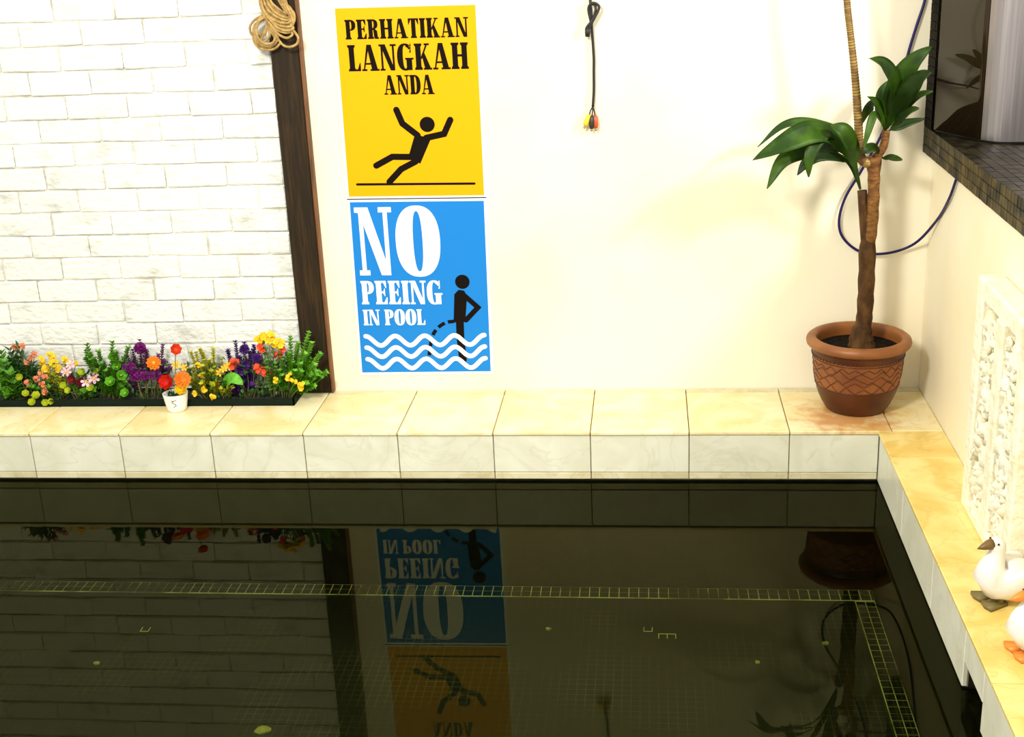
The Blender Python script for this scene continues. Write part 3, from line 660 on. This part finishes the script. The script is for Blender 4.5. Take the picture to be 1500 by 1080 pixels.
poly = [(x + .006, y + .006) for x, y in side + front[:-1]] + [(3.25, .25), (2.83, .25)]
b = MB(); b.prism(poly, 1.0125, 1.0185, lambda a, c, d: (a, c, d)); b.build('foot_ring', black_rub, ap)
b = MB(); b.prism(poly, 1.612, 1.625, lambda a, c, d: (a, c, d)); b.build('top_lid', steel, ap)

# ------------------------------------------------------------------ carved stone panel on the right wall
pn = thing('carved_panel', (2.80, -.73, H), 'cream carved stone relief panel standing against the right wall', 'panel')
PX = 2.785; y0p, y1p = -.932, -.500; zt = .782
MB().box(2.812, XW - .001, y0p + .01, y1p - .01, H, zt - .01).build('recess_back', stone_dark, pn)
fw = .052
def frame(a, b_, c, d, ch=.006):
    return MB().box(PX, XW - .002, a, b_, c, d, ch).build('frame_bar', stone, pn)
frame(y1p - fw, y1p, H, zt); frame(y0p, y0p + fw, H, zt)
frame(y0p + fw, y1p - fw, zt - fw, zt); frame(y0p + fw, y1p - fw, H, H + .035)
yc = (y0p + y1p) / 2
frame(yc - .030, yc + .030, H + .035, zt - fw)
# carved scrollwork: coral-like lumps, curls and leaf shapes in each bay
random.seed(21)
for bay, (ya, yb_) in enumerate(((yc + .030, y1p - fw), (y0p + fw, yc - .030))):
    b = MB(); zc = H + .045
    while zc < zt - fw - .01:
        for k in range(3):
            cyy = lerp(ya + .012, yb_ - .012, (k + random.uniform(.15, .85)) / 3)
            r = random.uniform(.014, .030)
            ph0 = random.uniform(0, 6)
            b.ell((2.805, cyy, zc + random.uniform(-.012, .012)), (random.uniform(.012, .026), r * .8, r), 9, 6, fn=lambda p: 1 + .25 * math.sin(7 * p.z + ph0) + .2 * math.sin(6 * p.y + 3 * p.x))
        if random.random() < .85:
            a0 = random.uniform(0, 6); cyy = random.uniform(ya + .03, yb_ - .03)
            b.tube([(2.793, cyy + math.cos(a0 + t * .5) * (.028 - .0018 * t), zc + math.sin(a0 + t * .5) * (.030 - .0018 * t)) for t in range(12)], [.008 - .0003 * t for t in range(12)], 6)
        zc += .030
    b.build('carved_scrollwork', stone, pn, True)
st = thing('stone_slab', (2.844, -1.03, H), 'pale olive stone slab with a rounded top behind the white geese', 'stone')
b = MB()
out = [(-.965, H)] + [(-.965 - .07 + .07 * math.cos(a * math.pi / 12), .50 + .05 * math.sin(a * math.pi / 12)) for a in range(13)] + [(-1.105, H)]
b.prism(out, 2.838, XW - .001, lambda y, z, x: (x, y, z)); b.build('slab_body', olive_stone, st)
b = MB(); random.seed(5)
for k in range(26):
    b.ell((2.838, random.uniform(-1.095, -.975), H + random.uniform(.01, .10)), (.006, random.uniform(.006, .014), random.uniform(.006, .014)), 7, 5)
b.build('rough_foot', olive_stone, st, True)

# ------------------------------------------------------------------ geese
def goose(loc, rz, sc, label, beak, foot, group):
    t = thing('goose_figurine', loc, label, 'figurine', group)
    Rm = Matrix.Rotation(rz, 3, 'Z')
    tf = lambda p: Vector(loc) + Rm @ (Vector(p) * sc)
    def put(b, name, m, par=t): 
        b.v = [tuple(tf(p)) for p in b.v]; return b.build(name, m, par, True)
    b = MB()
    # body: x forward; lofted rings tail -> breast -> neck -> head as one surface
    rings = [((-.104, 0, .088), .004, .004), ((-.094, 0, .084), .022, .012), ((-.072, 0, .076), .046, .032), ((-.040, 0, .068), .060, .050), ((-.008, 0, .063), .064, .056),
             ((.022, 0, .068), .060, .054), ((.036, 0, .084), .047, .044), ((.035, 0, .104), .034, .033), ((.028, 0, .124), .0255, .026), ((.023, 0, .142), .0205, .021), ((.024, 0, .156), .021, .022),
             ((.027, 0, .168), .0215, .021), ((.028, 0, .180), .014, .014), ((.028, 0, .186), .003, .003)]
    n = 16; vs = []
    for i, (c, ry, rr) in enumerate(rings):
        a = Vector(rings[max(i - 1, 0)][0]); d = (Vector(rings[min(i + 1, len(rings) - 1)][0]) - a).normalized()
        up = Vector((-d.z, 0, d.x))
        for k in range(n):
            an = 2 * math.pi * k / n
            vs.append(Vector(c) + Vector((0, 1, 0)) * (ry * math.cos(an)) + up * (rr * math.sin(an)))
    fs = [(i * n + k, i * n + (k + 1) % n, (i + 1) * n + (k + 1) % n, (i + 1) * n + k) for i in range(len(rings) - 1) for k in range(n)]
    fs += [tuple(range(n)), tuple((len(rings) - 1) * n + k for k in range(n))]
    b.add(vs, fs); body = put(b, 'body', goose_white)
    b = MB(); b.tube([(.040, 0, .168), (.050, 0, .167), (.066, 0, .163), (.080, 0, .160)], [.0155, .0135, .008, .0015], 10); put(b, 'beak', beak)
    for s_ in (-1, 1):
        b = MB(); b.ell((.034, s_ * .0195, .175), (.0032, .0022, .0032), 8, 6); put(b, 'eye', black_rub)
        b = MB(); b.ell((-.036, s_ * .050, .076), (.056, .016, .034), 14, 8, Matrix.Rotation(.2, 3, 'Y')); put(b, 'wing', goose_white)
        b = MB(); b.tube([(.015, s_ * .026, .03), (.02, s_ * .028, .008)], .007, 8)
        b.prism([(.0, s_ * .026 - .006), (.058, s_ * .026 - .024), (.064, s_ * .026), (.058, s_ * .026 + .024), (.0, s_ * .026 + .006)], .0005, .010, lambda x, y, z: (x, y, z)); put(b, 'foot', foot)
    return t
goose((2.760, -1.008, H), math.radians(197), .86, 'white goose figurine with a brown beak on the marble ledge', brown_beak, green_foot, 'goose figurines on the ledge')
goose((2.772, -1.222, H), math.radians(192), .80, 'white goose figurine with an orange beak, nearest on the marble ledge', orange_beak, orange_beak, 'goose figurines on the ledge')

# ------------------------------------------------------------------ potted plant
pc = (2.622, .198, H)
pot = thing('potted_plant', pc, 'tall cane plant with glossy leaves in a patterned terracotta pot', 'potted plant')
prof = [(.0, .001), (.084, .001), (.092, .005), (.098, .014), (.106, .028), (.115, .048), (.122, .068), (.126, .085)]
MB().lathe(prof, pc, 48).build('pot_base', terra_dark, pot, True)
MB().lathe([(.126, .085), (.1305, .110), (.1345, .145), (.1370, .180)], pc, 48).build('pot_body', terra, pot, True)
MB().lathe([(.1370, .180), (.1385, .184), (.1385, .203), (.1375, .207)], pc, 48).build('pot_neck', terra_dark, pot, True)
rim = [(.136, .205), (.150, .2075), (.1565, .214), (.158, .222), (.1555, .2305), (.148, .2365), (.138, .238), (.130, .235), (.126, .228), (.125, .215), (.124, .190)]
MB().lathe(rim, pc, 56).build('pot_rim', terra_rim, pot, True)
MB().lathe([(.0, .201), (.06, .203), (.126, .199)], pc, 40).build('potting_soil', soil, pot, True)
def rad(z):
    pr = [(.126, .085), (.1305, .110), (.1345, .145), (.1370, .180)]
    for (r0, a), (r1, c) in zip(pr[:-1], pr[1:]):
        if a <= z <= c: return lerp(r0, r1, (z - a) / (c - a))
    return .126 if z < .1 else .137
pat = MB()
def ringline(zf, n, r=.0016):
    pts = []
    for i in range(n + 1):
        a = 2 * math.pi * i / n; z = zf(a); R0 = rad(z)
        pts.append((pc[0] + R0 * math.cos(a), pc[1] + R0 * math.sin(a), pc[2] + z))
    pat.tube(pts, r, 5, False)
tri = lambda t: 2 * abs((t % 1) - .5) * 2 - 1
for zc, am, k, ph_ in ((.097, .010, 16, 0), (.118, .009, 16, .5), (.131, .012, 11, .1), (.148, .011, 13, .4), (.162, .007, 22, .2)):
    ringline(lambda a: zc + am * tri(k * a / (2 * math.pi) + ph_) * (1 + .25 * math.sin(5 * a)), 176)
for zc in (.087, .175): ringline(lambda a: zc, 60, .0018)
pat.build('carved_pattern', terra_dark, pot, True)
dots = MB()
for i in range(64):
    a = 2 * math.pi * i / 64
    dots.ell((pc[0] + .1385 * math.cos(a), pc[1] + .1385 * math.sin(a), pc[2] + .183), (.0028, .0028, .0035), 6, 4)
o = dots.build('beaded_band', terra_dark, pot, True); o['kind'] = 'stuff'
T_ = PLANT
p = spline([(T_['trunk'][0][0], T_['trunk'][0][1], H + .195)] + T_['trunk'][1:], 5)
rr = [lerp(.044, .024, min(1, i / 9)) if i < 10 else lerp(.024, .025, (i - 10) / 10) for i in range(len(p))]
rr = [r * (1 + .06 * math.sin(i * 2.1)) for i, r in enumerate(rr)]
p = p + [p[-1] + Vector((.001, 0, .014)), p[-1] + Vector((.002, 0, .026))]; rr += [.021, .010]
MB().tube(p, rr, 14).build('trunk', bark_lo, pot, True)
p = spline(T_['stemR'], 6); MB().tube(p, [.0175 + .0012 * math.sin(i * 1.9) + (.004 if i > len(p) - 4 else 0) for i in range(len(p))], 12).build('stem', bark, pot, True)
p = spline(T_['stub'], 6); MB().tube(p, [.016 - .002 * i / len(p) for i in range(len(p))], 12).build('cut_stub', bark_lo, pot, True)
p = spline(T_['branch'], 6); MB().tube(p, [.013 - .002 * i / len(p) for i in range(len(p))], 10).build('branch', bark, pot, True)
p = spline(T_['cane'], 7); cn = MB().tube(p, [lerp(.0155, .0095, min(1, i / 34)) for i in range(len(p))], 12).build('cane', cane_m, pot, True)
rn = MB()
for i in range(9, len(p) - 1, 1):
    for f_ in (0, .5):
        q = p[i].lerp(p[i + 1], f_); r = lerp(.0155, .0095, min(1, i / 34)) + .0009
        d = (p[i + 1] - p[i]).normalized() * .0012
        rn.tube([q - d, q + d], r, 12)
rn.build('cane_rings', cane_ring, cn)
random.seed(11)
def leaf(pts, width, name='leaf', m=leaf_m, parent=pot, petiole=.16, fold=.22):
    P = spline(pts, 6); n = len(P) - 1; b = MB(); vs = []
    for i, c in enumerate(P):
        t = i / n
        tg = (P[min(i + 1, n)] - P[max(i - 1, 0)]).normalized()
        hint = Vector((.15, -.75, .62)); sd = tg.cross(hint)
        if sd.length < .2: sd = tg.cross(Vector((1, 0, 0)))
        sd.normalize(); nr = sd.cross(tg).normalized()
        if t < petiole: w = .10 + .25 * (t / petiole) ** 2
        else:
            u = (t - petiole) / (1 - petiole); w = max(.35 * (1 - u * 3), 0) + math.sin(math.pi * min(1, u ** .85)) ** .75 if u < 1 else 0
            w = min(w, 1)
        hw = max(width / 2 * w, .0012)
        wav = .05 * width * math.sin(t * 11)
        for s_, up in ((-1, fold), (-.5, fold * .35), (0, 0), (.5, fold * .35), (1, fold)):
            vs.append(c + sd * (hw * s_) + nr * (hw * up + wav * s_))
    k = 5; N = len(P); th = .0011
    nrm = Vector((0, -.6, .6)) * th
    allv = vs + [v - nrm for v in vs]
    fs = []
    for i in range(N - 1):
        for j in range(k - 1):
            a = i * k + j
            fs.append((a, a + 1, a + k + 1, a + k)); o_ = N * k
            fs.append((o_ + a, o_ + a + k, o_ + a + k + 1, o_ + a + 1))
        for j in (0, k - 1):
            a = i * k + j; o_ = N * k; fs.append((a, a + k, o_ + a + k, o_ + a))
    b.add(allv, fs)
    return b.build(name, m, parent, True)
for i, (pts, w) in enumerate(LEAVES): leaf(pts, w * (1.06 if i < 6 else 1), petiole=.30 if i < 6 else .2, fold=.12)

# ------------------------------------------------------------------ cables and rope
cb = MB().tube(spline(CABLE, 8), .0042, 8).build('blue_cable', blue_cable, None, True)
cb['label'] = 'blue cable looping down the wall behind the potted plant'; cb['category'] = 'cable'
av = thing('audio_cable', AV['main'][-1], 'knotted black audio cable hanging on the plaster wall', 'cable')
MB().tube(spline(AV['main'], 6), .0042, 8).build('cord', black_rub, av, True)
for L_ in AV['loops']: MB().tube(spline(L_, 6), .0042, 8).build('knot_loop', black_rub, av, True)
q = Vector(AV['loops'][0][-1]); MB().tube([q + Vector((.001, 0, .018)), q, q - Vector((.001, 0, .014))], [.005, .009, .007], 10).build('cable_tie', black_rub, av, True)
rca = [mat('plug_yellow', (.85, .55, .02), .4), mat('plug_black', (.03, .02, .012), .4), mat('plug_red', (.50, .07, .012), .35)]
metal_tip = mat('plug_tip', (.45, .35, .22), .3, metal=1)
for k in range(3):
    MB().tube(spline(AV['tails'][k], 5), .0022, 6).build('wire', black_rub, av, True)
    a, c = [Vector(v) for v in AV['ends'][k]]
    pg = MB().tube([a, a.lerp(c, .15), a.lerp(c, .8), c], [.0045, .008, .0085, .006], 10).build('plug', rca[k], av, True)
    d = (c - a).normalized(); MB().tube([c, c + d * .008], .0035, 8).build('plug_tip', metal_tip, pg, True)
rp = thing('rope_bundle', tuple(ROPE[0][0]), 'bundle of tan rope hung in loops on the wooden post', 'rope')
for i, L_ in enumerate(ROPE):
    MB().tube(spline(L_, 7), .0039, 8).build('rope_loop', rope_m, rp, True)
for i in (0, 1, 2, 3, 4, 5, 9, 10):
    L2 = [(x + .005, y - .005, z_ + .006) for x, y, z_ in ROPE[i]]
    MB().tube(spline(L2, 7), .0039, 8).build('rope_loop', rope_m, rp, True)

# ------------------------------------------------------------------ planter tray and artificial flowers
tx0, tx1, ty0, ty1 = -.55, .812, .232, .346
tr = thing('planter_tray', ((tx0 + tx1) / 2, .29, H), 'long dark green planter tray full of artificial flowers on the coping', 'planter')
b = MB(); hz = .024; w_ = .004
b.box(tx0, tx1, ty0, ty0 + w_, H, H + hz); b.box(tx0, tx1, ty1 - w_, ty1, H, H + hz); b.box(tx0, tx0 + w_, ty0, ty1, H, H + hz); b.box(tx1 - w_, tx1, ty0, ty1, H, H + hz)
b.box(tx0, tx1, ty0, ty1, H, H + .003)
b.build('tray_shell', tray_m, tr)
MB().box(tx0 + w_, tx1 - w_, ty0 + w_, ty1 - w_, H + .003, H + .014).build('tray_filling', foam, tr)

VIEW = Vector((.3, -.85, .42)).normalized()
def frame_of(nm):
    nm = nm.normalized(); a = nm.cross(Vector((0, 0, 1)))
    if a.length < .1: a = Vector((1, 0, 0))
    a.normalize(); return a, nm.cross(a), nm
def petals(b, c, r, n, nm, cup=.25, wid=.5, rot=0, inner=.12, tip=1.0):
    a, w, nm = frame_of(nm); c = Vector(c)
    for k in range(n):
        an = 2 * math.pi * k / n + rot
        d = a * math.cos(an) + w * math.sin(an); s_ = nm.cross(d)
        prof = ((inner, .25), (.45, .85), (.8, 1.0), (tip, .35))
        vs = []
        for t, ww in prof:
            h = cup * r * t * t
            vs += [c + d * (r * t) + nm * h - s_ * (r * wid * ww), c + d * (r * t) + nm * (h - .12 * r), c + d * (r * t) + nm * h + s_ * (r * wid * ww)]
        fs = []
        for i in range(3):
            for j in range(2): fs.append((i * 3 + j, i * 3 + j + 1, i * 3 + j + 4, i * 3 + j + 3))
        b.add(vs, fs)
def bloom(kind, c, r, m, cm, parent):
    nm = VIEW + Vector((random.uniform(-.35, .35), random.uniform(-.2, .2), random.uniform(-.25, .35)))
    b = MB(); r0 = random.uniform(0, 6)
    if kind == 'daisy':
        petals(b, c, r, 11, nm, .15, .24, r0); petals(b, Vector(c) + nm * r * .1, r * .72, 9, nm, .35, .26, r0 + .3); petals(b, Vector(c) + nm * r * .18, r * .45, 7, nm, .6, .3, r0)
    elif kind == 'poppy':
        petals(b, c, r, 7, nm, .45, .40, r0); petals(b, c, r * .82, 6, nm, .8, .42, r0 + .4); petals(b, c, r * .55, 5, nm, 1.2, .5, r0)
    elif kind == 'star':
        petals(b, c, r, 6, nm, .1, .26, r0)
    elif kind == 'ball':
        a, w, n_ = frame_of(nm)
        for k in range(22):
            v = Vector((random.gauss(0, 1), random.gauss(0, 1), random.gauss(0, 1))).normalized()
            petals(b, Vector(c) + v * r * .45, r * .5, 4, v, .5, .45, random.uniform(0, 6))
    elif kind == 'cluster':
        for k in range(9):
            v = Vector((random.gauss(0, 1), random.gauss(0, .7), random.gauss(0, 1))).normalized() * r * random.uniform(.25, .75)
            petals(b, Vector(c) + v, r * .42, 5, v * 20 + VIEW * r * 14, .3, .42, random.uniform(0, 6))
    elif kind == 'bud':
        petals(b, c, r, 6, nm, .75, .45, r0); petals(b, c, r * .65, 5, nm, 1.3, .45, r0 + .4)
    o = b.build('bloom', m, parent)
    if cm:
        e = MB(); e.ell(Vector(c) + nm.normalized() * r * .18, (r * .2, r * .2, r * .2), 8, 5); e.build('flower_center', cm, o, True)
    return o
def stemline(parent, x, y, tip, r=.0015):
    q = Vector(tip); base = Vector((x, y, H + .01))
    mid = base.lerp(q, .5) + Vector((random.uniform(-.008, .008), random.uniform(-.004, .004), .004))
    MB().tube(spline([base, mid, q], 4), r, 5).build('stem', F_stem, parent, True)
    return [base, mid, q]
def leaflet(b, c, d, up, L, w):
    d = d.normalized(); s_ = d.cross(up)
    if s_.length < .1: s_ = d.cross(Vector((1, 0, 0)))
    s_.normalize(); n_ = s_.cross(d); c = Vector(c)
    b.add([c, c + d * L * .5 + s_ * w + n_ * w * .4, c + d * L, c + d * L * .5 - s_ * w + n_ * w * .4, c + d * L * .5], [(0, 4, 1), (1, 4, 2), (2, 4, 3), (3, 4, 0)])
def sprig(b, line, n, L, w, t0=.25, wh=4):
    base, mid, tip = line
    for i in range(n):
        t = lerp(t0, 1, i / max(1, n - 1)); p_ = (base.lerp(mid, t * 2) if t < .5 else mid.lerp(tip, t * 2 - 1))
        ax = (tip - base).normalized(); off = random.uniform(0, 6)
        for k in range(wh):
            an = off + 2 * math.pi * k / wh; a, w_, n_ = frame_of(ax)
            d = (a * math.cos(an) + w_ * math.sin(an)) * .8 + ax * .75
            leaflet(b, p_, d, ax, L * random.uniform(.7, 1.15), w * random.uniform(.8, 1.2))
GRP = 'artificial flower bunches in the planter tray'
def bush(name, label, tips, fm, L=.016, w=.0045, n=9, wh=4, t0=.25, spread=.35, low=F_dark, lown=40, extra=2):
    cx = min(sum(p[0] for p in tips) / len(tips), .775)
    t = thing(name, (cx, .285, H + .014), label, 'flowers', GRP)
    b = MB(); zt_ = max(p[2] for p in tips)
    allt = list(tips)
    for p_ in tips:
        for k in range(extra):
            allt.append((p_[0] + random.uniform(-.022, .022), min(.325, max(.25, p_[1] + random.uniform(-.025, .02))), lerp(H + .03, p_[2], random.uniform(.45, .95))))
    for i, p_ in enumerate(allt):
        bx = min(max(lerp(cx, p_[0], spread) + random.uniform(-.008, .008), tx0 + .02), tx1 - .02)
        ln = stemline(t, bx, random.uniform(.262, .312), p_)
        sprig(b, ln, n, L * 1.3, w * 1.45, t0, wh)
    o = b.build('foliage', fm, t); o['kind'] = 'stuff'
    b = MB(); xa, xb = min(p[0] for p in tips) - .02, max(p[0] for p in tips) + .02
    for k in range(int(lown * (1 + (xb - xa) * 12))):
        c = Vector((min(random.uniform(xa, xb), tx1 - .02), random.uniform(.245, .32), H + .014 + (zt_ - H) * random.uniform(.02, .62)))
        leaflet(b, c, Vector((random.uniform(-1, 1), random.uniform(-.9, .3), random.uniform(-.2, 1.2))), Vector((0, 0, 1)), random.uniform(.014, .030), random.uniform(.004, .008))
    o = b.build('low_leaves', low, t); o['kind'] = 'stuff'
    return t
def blooms(t, key, kind, r, m, cm=None, st=True):
    for p_ in FLW[key]:
        bloom(kind, p_, r * random.uniform(.85, 1.15), m, cm, t)
        if st: stemline(t, min(lerp(t.location.x, p_[0], .5), tx1 - .02), max(.262, p_[1]), (p_[0], p_[1] + .003, p_[2] - r * .3), .0013)
random.seed(42)
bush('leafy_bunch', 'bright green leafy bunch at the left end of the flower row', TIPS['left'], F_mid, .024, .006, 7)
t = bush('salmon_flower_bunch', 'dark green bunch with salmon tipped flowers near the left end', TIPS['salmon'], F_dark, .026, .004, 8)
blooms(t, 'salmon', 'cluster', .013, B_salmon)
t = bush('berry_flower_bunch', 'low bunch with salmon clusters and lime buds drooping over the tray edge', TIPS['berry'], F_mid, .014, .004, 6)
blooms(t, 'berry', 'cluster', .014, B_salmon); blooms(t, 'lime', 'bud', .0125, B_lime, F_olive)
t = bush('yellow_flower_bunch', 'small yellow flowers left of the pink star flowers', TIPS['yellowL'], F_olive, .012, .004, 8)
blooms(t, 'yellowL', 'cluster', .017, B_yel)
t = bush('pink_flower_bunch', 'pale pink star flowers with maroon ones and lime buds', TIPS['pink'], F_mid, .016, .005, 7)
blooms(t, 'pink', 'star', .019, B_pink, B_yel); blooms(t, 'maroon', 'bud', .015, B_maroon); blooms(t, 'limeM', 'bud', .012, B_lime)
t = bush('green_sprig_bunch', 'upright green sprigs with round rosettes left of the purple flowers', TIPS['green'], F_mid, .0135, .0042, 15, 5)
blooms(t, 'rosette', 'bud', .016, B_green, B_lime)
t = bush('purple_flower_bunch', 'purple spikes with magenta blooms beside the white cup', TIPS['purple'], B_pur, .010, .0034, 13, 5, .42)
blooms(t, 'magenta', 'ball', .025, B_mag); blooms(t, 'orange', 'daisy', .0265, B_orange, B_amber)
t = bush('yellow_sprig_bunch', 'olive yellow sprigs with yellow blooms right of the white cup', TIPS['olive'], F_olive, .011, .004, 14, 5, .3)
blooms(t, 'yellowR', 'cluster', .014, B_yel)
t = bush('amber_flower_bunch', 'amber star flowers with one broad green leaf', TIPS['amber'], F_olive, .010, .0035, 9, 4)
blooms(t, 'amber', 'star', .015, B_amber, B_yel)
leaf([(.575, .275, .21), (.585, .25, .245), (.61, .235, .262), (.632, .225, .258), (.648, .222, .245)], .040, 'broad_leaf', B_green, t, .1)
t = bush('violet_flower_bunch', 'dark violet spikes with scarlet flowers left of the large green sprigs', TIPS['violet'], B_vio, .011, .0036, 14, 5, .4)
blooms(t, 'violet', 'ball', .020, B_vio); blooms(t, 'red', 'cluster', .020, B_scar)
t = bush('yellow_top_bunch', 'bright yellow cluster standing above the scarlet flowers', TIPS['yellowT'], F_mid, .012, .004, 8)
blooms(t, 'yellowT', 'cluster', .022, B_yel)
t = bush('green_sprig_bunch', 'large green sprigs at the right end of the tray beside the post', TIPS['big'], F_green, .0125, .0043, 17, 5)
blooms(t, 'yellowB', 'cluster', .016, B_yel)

# white cup of poppies in front of the tray
cc = (.424, .196, H)
cup = thing('flower_cup', cc, 'small white cup with red and orange flowers in front of the tray', 'cup')
MB().lathe([(0, .001), (.027, .001), (.0315, .006), (.036, .03), (.0405, .058), (.0415, .062), (.0395, .063), (.037, .056), (.033, .03), (.028, .012), (0, .010)], cc, 32).build('cup_body', white_glaze, cup, True)
MB().lathe([(0, .046), (.036, .047)], cc, 24).build('cup_filling', foam, cup)
mk = MB(); Rr = .0372
def onc(u, v):
    R0 = .0315 + (v - .006) * .16 + .0006; a = -math.pi / 2 + .12 + u
    return (cc[0] + R0 * math.cos(a), cc[1] + R0 * math.sin(a), cc[2] + v)
mk.tube(spline([onc(.28, .048), onc(.05, .046), onc(-.12, .040), onc(.12, .034), onc(.2, .028), onc(-.05, .023)], 4), .0011, 5)
mk.tube([onc(-.2, .047), onc(.05, .044)], .001, 5)
mk.build('printed_mark', sign_k, cup, True)
kinds = [('poppy', .019, B_scar), ('poppy', .025, B_red), ('daisy', .028, B_orange), ('poppy', .021, B_yel)]
for p_, (kd, r, mm) in zip(FLW['cup'], kinds):
    bloom(kd, p_, r, mm, None, cup)
    MB().tube(spline([(cc[0], cc[1], H + .04), (lerp(cc[0], p_[0], .6), lerp(cc[1], p_[1], .5), lerp(H + .04, p_[2], .6)), p_], 4), .0016, 5).build('stem', F_stem, cup, True)
b = MB()
for k in range(10):
    leaflet(b, (cc[0] + random.uniform(-.02, .02), cc[1] + random.uniform(-.02, .02), H + .05), Vector((random.uniform(-1, 1), random.uniform(-1, 1), 1)), Vector((0, 0, 1)), .03, .006)
o = b.build('cup_leaves', F_dark, cup); o['kind'] = 'stuff'

# ------------------------------------------------------------------ bits lying on the pool floor
debris_m = mat('fallen_leaf', (.42, .40, .10), .6, col2=(.25, .26, .06), scale=40)
random.seed(9)
lab = ['small pale leaf scrap on the pool floor toward the left', 'pale yellow leaf on the pool floor at the bottom of the view', 'small pale scrap on the pool floor right of the signs\' reflection', 'pale scrap on the pool floor beside the plant\'s reflection', 'tiny scrap among the plant\'s reflected leaves']
for i, c in enumerate(DEBRIS):
    b = MB(); s_ = (.012, .030, .011, .013, .010)[i]; n = 9; a0 = random.uniform(0, 6)
    pts = [(s_ * math.cos(2 * math.pi * k / n + a0) * random.uniform(.55, 1.1), .6 * s_ * math.sin(2 * math.pi * k / n + a0) * random.uniform(.7, 1.1)) for k in range(n)]
    b.add([(c[0], c[1], -.3655)] + [(c[0] + x, c[1] + y, -.3705 + random.uniform(0.002, .005)) for x, y in pts] + [(c[0] + x, c[1] + y, -.3712) for x, y in pts],
          [(0, 1 + k, 1 + (k + 1) % n) for k in range(n)] + [(1 + k, 1 + n + k, 1 + n + (k + 1) % n, 1 + (k + 1) % n) for k in range(n)])
    o = b.build('fallen_leaf', debris_m); o['label'] = lab[i]; o['category'] = 'leaf'; o['group'] = 'leaf scraps on the pool floor'
